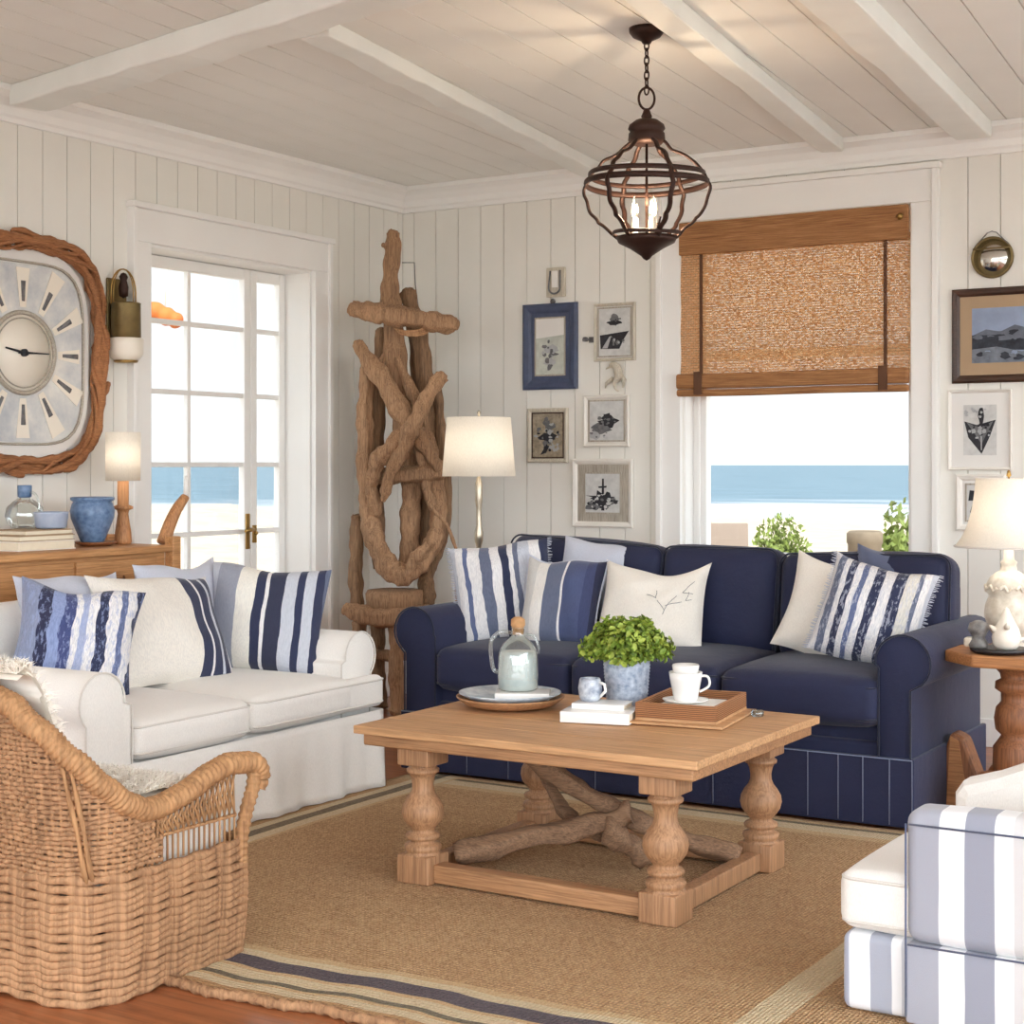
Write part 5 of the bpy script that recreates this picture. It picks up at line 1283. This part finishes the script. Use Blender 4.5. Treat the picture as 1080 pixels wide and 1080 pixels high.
for i in range(3):
    a = Rd(90+120*i); cx, cy = .042*cos(a), .042*sin(a)
    cd = MB().lathe([(.014, pz(252)), (.018, pz(250)), (.016, pz(247)), (.012, pz(246)), (.0115, pz(230)), (0, pz(230))], 14, c=(cx, cy, 0)).build('candle_sleeve', 'creamcup', pd)
    MB().lathe([(.006, pz(230)), (.012, pz(226)), (.013, pz(222)), (.009, pz(215)), (.003, pz(208)), (0, pz(206))], 12, c=(cx, cy, 0)).build('flame_bulb', 'glassobj', cd)
    MB().tube([(cx, cy, pz(227)), (cx+.002, cy, pz(221)), (cx, cy, pz(216))], .0022, 5).build('filament', 'bulb', cd)
    MB().tube(spline([(cx*.3, cy*.3, pz(256)), (cx*1.4, cy*1.4, pz(248)), (cx*2.1, cy*2.1, pz(232))], 5), .004, 6).build('candle_arm', 'bronze', pd)
MB().tube([(0, 0, pz(150)), (0, 0, pz(252))], .005, 8).build('centre_rod', 'bronze', pd)

# ------------------------------------------------------------------ wicker chair
wc = thing('wicker_armchair', 'woven rope armchair with rolled rail at lower left', 'armchair', (2.07, -4.42, 0))
def plan(s, hw, y_f, y_b, rc):
    """open U: s in 0..1 from front right round the back to front left; returns x, y and outward normal"""
    a = (y_f-y_b-rc); arc = pi/2*rc; b_ = 2*(hw-rc); tot = 2*a+2*arc+b_; d = s*tot
    if d < a: return hw, y_f-d, 1, 0
    d -= a
    if d < arc: t = d/rc; return hw-rc+rc*cos(t), y_b+rc-rc*sin(t), cos(t), -sin(t)
    d -= arc
    if d < b_: return hw-rc-d, y_b, 0, -1
    d -= b_
    if d < arc: t = d/rc; return -(hw-rc)-rc*sin(t), y_b+rc-rc*cos(t), -sin(t), -cos(t)
    d -= arc; return -hw, y_b+rc+d, -1, 0
HW, YFc, YBc, RC = .36, .265, -.27, .13
a_ = YFc-YBc-RC; TOT = 2*a_+2*(pi/2*RC)+2*(HW-RC)
def rail_z(s):
    d = s*TOT; d = min(d, TOT-d)  # distance from the front
    K_ = [(0, .508), (.06, .515), (.13, .50), (.22, .468), (.31, .45), (.37, .452), (.43, .48), (.48, .53), (.53, .60), (.58, .67), (.64, .725), (.75, .755), (.9, .765), (1.2, .765)]
    for (x0_, z0_), (x1_, z1_) in zip(K_, K_[1:]):
        if d <= x1_: t = (d-x0_)/(x1_-x0_); t = t*t*(3-2*t)*.4+t*.6; return z0_+(z1_-z0_)*t
    return .765
def lean(s, z):  # outward slope: body swells then the back leans out
    d = min(s*TOT, TOT-s*TOT)
    b_ = .018*sin(min(1, z/.3)*pi*.75)
    bk = max(0, z-.3)*.16*max(0, min(1, (d-.3)/.25))
    return b_+bk
def cpt(s, z, off=0):
    x_, y_, nx_, ny_ = plan(s, HW, YFc, YBc, RC); l_ = lean(s, z)+off
    return Vector((x_+nx_*l_, y_+ny_*l_, z))
mb = MB(); row = 0; z = .014
while z < .315:
    pts = [cpt(i/170, z+.004*sin(i*.09+row)) for i in range(171)]
    x_l, y_l = pts[-1].x, pts[-1].y
    fr = []
    for j in range(1, 46):
        t = j/46; e = max(0, abs(t-.5)-.38)/.12
        fr.append(Vector((pts[-1].x*(1-t)+pts[0].x*t, YFc+.03+.012*sin(z*9)-.04*e*e+.0, z+.004*sin(j*.2+row))))
    pts += fr
    mb.tube(pts, .0118, 10, closed=True, lobes=2, lob=.26, twist=70)
    z += .0192; row += 1
mb.build('coiled_base', 'wicker', wc)
ZB = z
# upper weave: over and under rows between base and rail
mb = MB(); z = ZB; row = 0; dmin = .33
while z < .76:
    seg = []
    K = 300
    for i in range(K+1):
        s = i/K; d = min(s*TOT, TOT-s*TOT)
        ok = (z < rail_z(s)-.012) and (d > (.30 if z < .38 else .33))
        if ok: seg.append(cpt(s, z+.002*sin(i*.21+row), .0035*sin(i*pi/3+(row % 2)*pi)))
        elif len(seg) > 3: mb.tube(seg, .0066, 6, lobes=2, lob=.22, twist=150); seg = []
        else: seg = []
    if len(seg) > 3: mb.tube(seg, .0066, 6, lobes=2, lob=.22, twist=150)
    z += .0125; row += 1
mb.build('woven_back', 'wicker', wc)
mb = MB()
K = 100
for i in range(K+1):
    s = i/K; d = min(s*TOT, TOT-s*TOT)
    if d > .3: mb.tube([cpt(s, ZB-.01), cpt(s, (ZB+rail_z(s))/2), cpt(s, rail_z(s)-.005)], .0045, 5)
mb.build('stakes', 'wicker_rail', wc)
for sd_ in (0, 1):
    mb = MB()
    def sv(d): return d/TOT if not sd_ else 1-d/TOT
    for i in range(15):
        d = .035+i*.019; zt_ = rail_z(d/TOT)-.02
        mb.tube([cpt(sv(d), ZB-.01), cpt(sv(d), ZB+.05), cpt(sv(d+.006), zt_)], .0032, 5)
        zm = ZB+.058
        mb.tube([cpt(sv(d), zm, .002), cpt(sv(d+.02), (zm+zt_)/2, .004), cpt(sv(d+.0), zt_, .002)], .0034, 5)
        mb.tube([cpt(sv(d+.019), zm, -.002), cpt(sv(d+.0), (zm+zt_)/2, -.003), cpt(sv(d+.019), zt_, -.002)], .0034, 5)
    mb.tube([cpt(sv(.03+i*.02), ZB+.056) for i in range(15)], .005, 6, lobes=2, lob=.3, twist=150)
    mb.build('lattice_panel', 'wicker_rail', wc)
# wrapped rail with scroll ends
def rail_pts(n_=260):
    P_ = [cpt(i/n_, rail_z(i/n_)) for i in range(n_+1)]
    z0_ = P_[0]
    scr = [z0_+Vector((.004, .03, -.004)), z0_+Vector((.006, .055, -.022)), z0_+Vector((.005, .066, -.05)), z0_+Vector((.002, .058, -.078))]
    scr = list(reversed(spline([P_[0]]+scr, 8)[1:]))
    z1_ = P_[-1]; sc2 = spline([P_[-1], z1_+Vector((-.004, .03, -.004)), z1_+Vector((-.006, .055, -.022)), z1_+Vector((-.005, .066, -.05)), z1_+Vector((-.002, .058, -.078))], 8)[1:]
    return scr+P_+sc2
RP = rail_pts(); mb = MB()
# resample finely for the wrap ridges
fine = []
for a_v, b_v in zip(RP, RP[1:]):
    k_ = max(1, int((b_v-a_v).length/.0025))
    for j in range(k_): fine.append(a_v+(b_v-a_v)*j/k_)
rad = []; Ltot = 0
nF = len(fine)
for i in range(nF):
    e = min(i, nF-1-i)/nF
    taper = .62+.38*min(1, e/.03)
    rad.append(.028*taper*(1+.07*cos(2*pi*i*.0025/.0115)))
mb.tube(fine, rad, 14, flat=(1, 1.1), up=(0, 0, 1)); mb.build('wrapped_rail', 'wicker_rail', wc)
for sx in (-1, 1):
    mb = MB(); x_ = sx*(HW+.016)
    sp_ = spline([(x_, YFc+.04, .50), (x_+sx*.003, YFc+.03, .44), (x_+sx*.002, YFc+.005, .38), (x_, YFc-.012, .31), (x_-sx*.004, YFc-.01, .25)], 26)
    mb.tube(sp_, [.0185*(1+.09*cos(i*.9)) for i in range(len(sp_))], 12); mb.build('arm_post', 'wicker_rail', wc)
for i, s in enumerate((.30, .70)):
    mb = MB()
    for q in (-.006, .006): mb.tube([cpt(s+q*.6+(.5-s)*.12*(t/10), ZB-.02+(rail_z(s+(.5-s)*.12)-ZB+.02)*t/10, .008) for t in range(0, 11)], .006, 6, lobes=2, lob=.3, twist=150)
    mb.build('corner_braid', 'wicker_rail', wc)
MB().rbox((-HW+.03, YBc+.03, .22), (HW-.03, YFc+.0, .405), .05, 8, puff=(0, 0, .02)).build('seat_cushion', 'cream', wc)
# sheepskin throw
def sheepskin():
    mb = MB(); rnd = random.Random(5)
    o = thing('sheepskin_throw', 'fluffy white sheepskin draped over the woven rope armchair', 'sheepskin', (2.07, -4.42, 0))
    def surf(u, v):  # v: 0 front of seat .. up the back to 1 over rail
        x_ = (u-.5)*(.64 if v < .3 else .64-.2*min(1, (v-.3)/.25))
        if v < .45: t = v/.45; return Vector((x_, .22-.38*t, .44+.03*sin(t*pi)+.015*(t))), Vector((0, 0, 1))
        if v < .9: t = (v-.45)/.45; return Vector((x_, -.16-.12*t, .455+.30*t)), Vector((0, .95, .2)).normalized()
        t = (v-.9)/.1; return Vector((x_, -.28-.075*t, .755+.055*sin(t*pi*.7))), Vector((0, 0, 1))
    K1, K2 = 24, 40
    vs = [surf(i/K1, j/K2)[0] for j in range(K2+1) for i in range(K1+1)]
    vs2 = [surf(i/K1, j/K2)[0]-surf(i/K1, j/K2)[1]*.015 for j in range(K2+1) for i in range(K1+1)]
    fs = [(j*(K1+1)+i, j*(K1+1)+i+1, (j+1)*(K1+1)+i+1, (j+1)*(K1+1)+i) for j in range(K2) for i in range(K1)]
    mb.add(vs, fs); mb.add(vs2, [tuple(reversed(f)) for f in fs]); mb.build('hide', 'fur', o, fix=False)
    mb = MB()
    for _ in range(24000):
        u, v = rnd.random(), rnd.random(); p_, n_ = surf(u, v)
        d = (n_+Vector((rnd.uniform(-.8, .8), rnd.uniform(-.8, .8), rnd.uniform(-.8, .5)))).normalized(); L_ = rnd.uniform(.02, .042)
        s_ = d.cross(Vector((rnd.random(), rnd.random(), .3))).normalized()*.0016
        m2 = p_+d*L_*.55+Vector((0, 0, .002)); t_ = p_+d*L_+Vector((rnd.uniform(-.01, .01), rnd.uniform(-.01, .01), -.004))
        mb.add([p_-s_, p_+s_, m2+s_, m2-s_, t_], [(0, 1, 2, 3), (3, 2, 4)])
    w_ = mb.build('wool', 'fur', o, fix=False); w_['kind'] = 'stuff'
sheepskin()

# ------------------------------------------------------------------ striped armchair (faces -x)
ac = thing('striped_armchair', 'white armchair with grey striped slipcover at lower right', 'armchair', (4.4, -3.4, 0))
ST = [(0, srgb(170, 172, 184)), (.115, srgb(236, 236, 238)), (.2, srgb(154, 157, 171)), (.3, srgb(238, 238, 238)), (.36, srgb(214, 212, 212)), (.42, srgb(236, 234, 232)), (.48, srgb(146, 149, 162)), (.62, srgb(236, 236, 238)), (.7, srgb(166, 170, 186)), (.78, srgb(238, 238, 238)), (.86, srgb(154, 157, 171)), (.94, srgb(236, 236, 238))]
def ostripe(name, stops, axis, width, off):
    n = N(name); v = n.n('ShaderNodeSeparateXYZ', {0: n.coord()}).outputs[axis]
    v = n.math('ADD', v, n.math('MULTIPLY', n.math('SUBTRACT', n.noise(n.coord(), 4., 2), .5), .008))
    f = n.math('FRACT', n.math('DIVIDE', n.math('SUBTRACT', v, off), width))
    col = n.ramp(f, stops, 'CONSTANT'); fine = n.noise(n.coord(), 500, 2); big = n.noise(n.coord(), 8, 3)
    return n.done(col, .9, n.math('ADD', n.math('MULTIPLY', fine, .3), big), .25, .01, **{'Sheen Weight': .2})
AX0, AX1 = 4.09-4.4, 4.99-4.4
M['astripe'] = ostripe('grey_white_wide_stripe', ST, 'X', .68, AX0)
ST2 = [(0, srgb(178, 184, 204)), (.12, srgb(236, 238, 242)), (.42, srgb(170, 174, 188)), (.72, srgb(240, 240, 242)), (.86, srgb(206, 208, 214))]
M['astripe2'] = ostripe('grey_white_front_stripe', ST2, 'X', .17, 3.93-4.4)
M['astripey'] = ostripe('grey_white_front_face_stripe', ST2, 'Y', .17, 0)
yn, yfr = -3.755+3.4, -3.27+3.4
# base / front skirt
mb = MB(); mb.rbox((3.935-4.4, yn+.0, .014), (4.12-4.4, yfr, .195), .02, 6, puff=(.006, 0, 0), wob=.001); mb.build('front_skirt', 'astripe2', ac)
mb = MB(); mb.rbox((3.928-4.4, yn-.004, .205), (4.62-4.4, yfr+.004, .338), .03, 8, puff=(.01, .002, .022), wob=.0015, seed=3)
c = mb.build('seat_cushion', 'white', ac)
q = MB(); piping_loop(q, (3.93-4.4, yn-.006), (4.6-4.4, yfr+.004), .004, .322, .03); piping_loop(q, (3.93-4.4, yn-.006), (4.6-4.4, yfr+.004), .004, .222, .03); q.build('piping', 'whitepipe', c)
y_a, y_b = yn-.022, yn+.10
mb = MB(); mb.rbox((AX0, y_a, .20), (AX1, y_b, .50), .03, 8, puff=(0, .004, .008)); mb.rbox((AX0+.002, y_a-.002, .014), (AX1, y_b+.002, .195), .008, 6, puff=(0, .002, 0))
ar = mb.build('arm', 'astripe', ac)
q = MB()
q.tube([(AX0+.012, y_a-.005, .47), (AX1-.02, y_a-.005, .47)], .0025, 6); q.tube([(AX0+.01, y_a-.008, .196), (AX1-.01, y_a-.006, .196)], .0025, 6); q.tube([(AX0+.004, y_a-.003, .03), (AX0+.004, y_a-.003, .47)], .0025, 6)
q.build('piping', 'slate', ar)
mb = MB(); mb.prism([(AX0, .03), (AX1, .03), (AX1, .84), (AX0+.55, .78), (AX0+.40, .68), (AX0+.24, .585), (AX0+.1, .525), (AX0+.02, .50), (AX0, .47)], yfr-.13, yfr, 'xz')
mb.build('arm', 'white', ac, bevel=.035)
# white loose back and rolled top rising at the right
mb = MB(); mb.rbox((4.66-4.4, yn+.08, .2), (4.92-4.4, yfr-.08, .82), .08, 8, puff=(.02, 0, .03), mat=Matrix.Rotation(Rd(6), 4, 'Y')); mb.build('back_cushion', 'white', ac)
mb = MB(); mb.rbox((4.86-4.4, yn+.0, .05), (5.02-4.4, yfr-.0, .78), .05, 8, puff=(0, 0, .02)); mb.build('backrest', 'astripe', ac)

# ------------------------------------------------------------------ lights, sky, camera
w = bpy.data.worlds.new('World'); S.world = w; w.use_nodes = True; nt = w.node_tree; nt.nodes.clear()
tc = nt.nodes.new('ShaderNodeTexCoord'); dp = nt.nodes.new('ShaderNodeVectorMath'); dp.operation = 'DOT_PRODUCT'
nt.links.new(tc.outputs['Generated'], dp.inputs[0]); dp.inputs[1].default_value = Vector((.68, -.73, .10)).normalized()
mr = nt.nodes.new('ShaderNodeMapRange'); mr.interpolation_type = 'SMOOTHSTEP'
for k_, v_ in (('From Min', .05), ('From Max', .9), ('To Min', .9), ('To Max', 5.6)): mr.inputs[k_].default_value = v_
nt.links.new(dp.outputs['Value'], mr.inputs['Value'])
sz = nt.nodes.new('ShaderNodeSeparateXYZ'); nt.links.new(tc.outputs['Generated'], sz.inputs[0])
cr = nt.nodes.new('ShaderNodeValToRGB'); nt.links.new(sz.outputs[2], cr.inputs[0])
cr.color_ramp.elements[0].position = 0; cr.color_ramp.elements[0].color = (.91, .955, .985, 1)
cr.color_ramp.elements[1].position = .7; cr.color_ramp.elements[1].color = (.78, .88, 1.0, 1)
bg_ = nt.nodes.new('ShaderNodeBackground'); wo = nt.nodes.new('ShaderNodeOutputWorld')
nt.links.new(cr.outputs[0], bg_.inputs[0]); nt.links.new(mr.outputs[0], bg_.inputs[1]); nt.links.new(bg_.outputs[0], wo.inputs[0])

def portal(loc, rot, sx, sy):
    l = bpy.data.lights.new('daylight_portal', 'AREA'); l.shape = 'RECTANGLE'; l.size = sx; l.size_y = sy; l.cycles.is_portal = True
    o = bpy.data.objects.new('daylight_portal', l); COL.objects.link(o); o.location = loc; o.rotation_euler = rot
for (a, b_, c, d) in RW: portal((XR+.21, (a+b_)/2, (c+d)/2), (0, Rd(90), 0), d-c, b_-a)
for (a, b_, c, d) in FWN: portal(((a+b_)/2, YF-.21, (c+d)/2), (Rd(90), 0, 0), b_-a, d-c)
portal(((WIN[0]+WIN[1])/2, .21, (WIN[2]+WIN[3])/2), (Rd(-90), 0, 0), WIN[1]-WIN[0], WIN[3]-WIN[2])
portal((-.23, (DOOR[0]+DOOR[1])/2, 1.15), (0, Rd(-90), 0), 2.3, DOOR[1]-DOOR[0])
sl = bpy.data.lights.new('sun', 'SUN'); sl.energy = 2.2; sl.angle = Rd(6); sl.color = (1, .95, .88)
so = bpy.data.objects.new('sun', sl); COL.objects.link(so); so.rotation_euler = Vector((-.25, .45, -.86)).to_track_quat('-Z', 'Y').to_euler(); so.location = (0, -6, 9)
pl_ = bpy.data.lights.new('candle_glow', 'POINT'); pl_.energy = 9; pl_.color = (1, .75, .5); pl_.shadow_soft_size = .03
po = bpy.data.objects.new('candle_glow', pl_); COL.objects.link(po); po.location = (pd.location.x, pd.location.y, H+pz(218))

def glow(loc, e, r=.05):
    l = bpy.data.lights.new('lamp_glow', 'POINT'); l.energy = e; l.color = (1, .95, .88); l.shadow_soft_size = r
    o = bpy.data.objects.new('lamp_glow', l); COL.objects.link(o); o.location = loc
glow((fl.location.x, fl.location.y, 1.38), 2.2); glow((3.765, -1.56, .631+.48), 1.3, .03); glow((.26, yl, ZS+.38), .6, .02)

cam = bpy.data.cameras.new('camera'); cam.sensor_width = 36; cam.lens = 56; cam.shift_y = -50/1080; cam.clip_end = 20000; cam.clip_start = .05
co = bpy.data.objects.new('camera', cam); COL.objects.link(co); co.location = CAM; co.rotation_euler = (Rd(90), 0, YAW); S.camera = co
S.view_settings.view_transform = 'Standard'; S.view_settings.look = 'None'; S.view_settings.gamma = 1; S.view_settings.use_curve_mapping = False
S.view_settings.exposure = 0.50
S.cycles.use_denoising = True
S.cycles.max_bounces = 10; S.cycles.diffuse_bounces = 6; S.cycles.transparent_max_bounces = 16
S.cycles.sample_clamp_indirect = 6
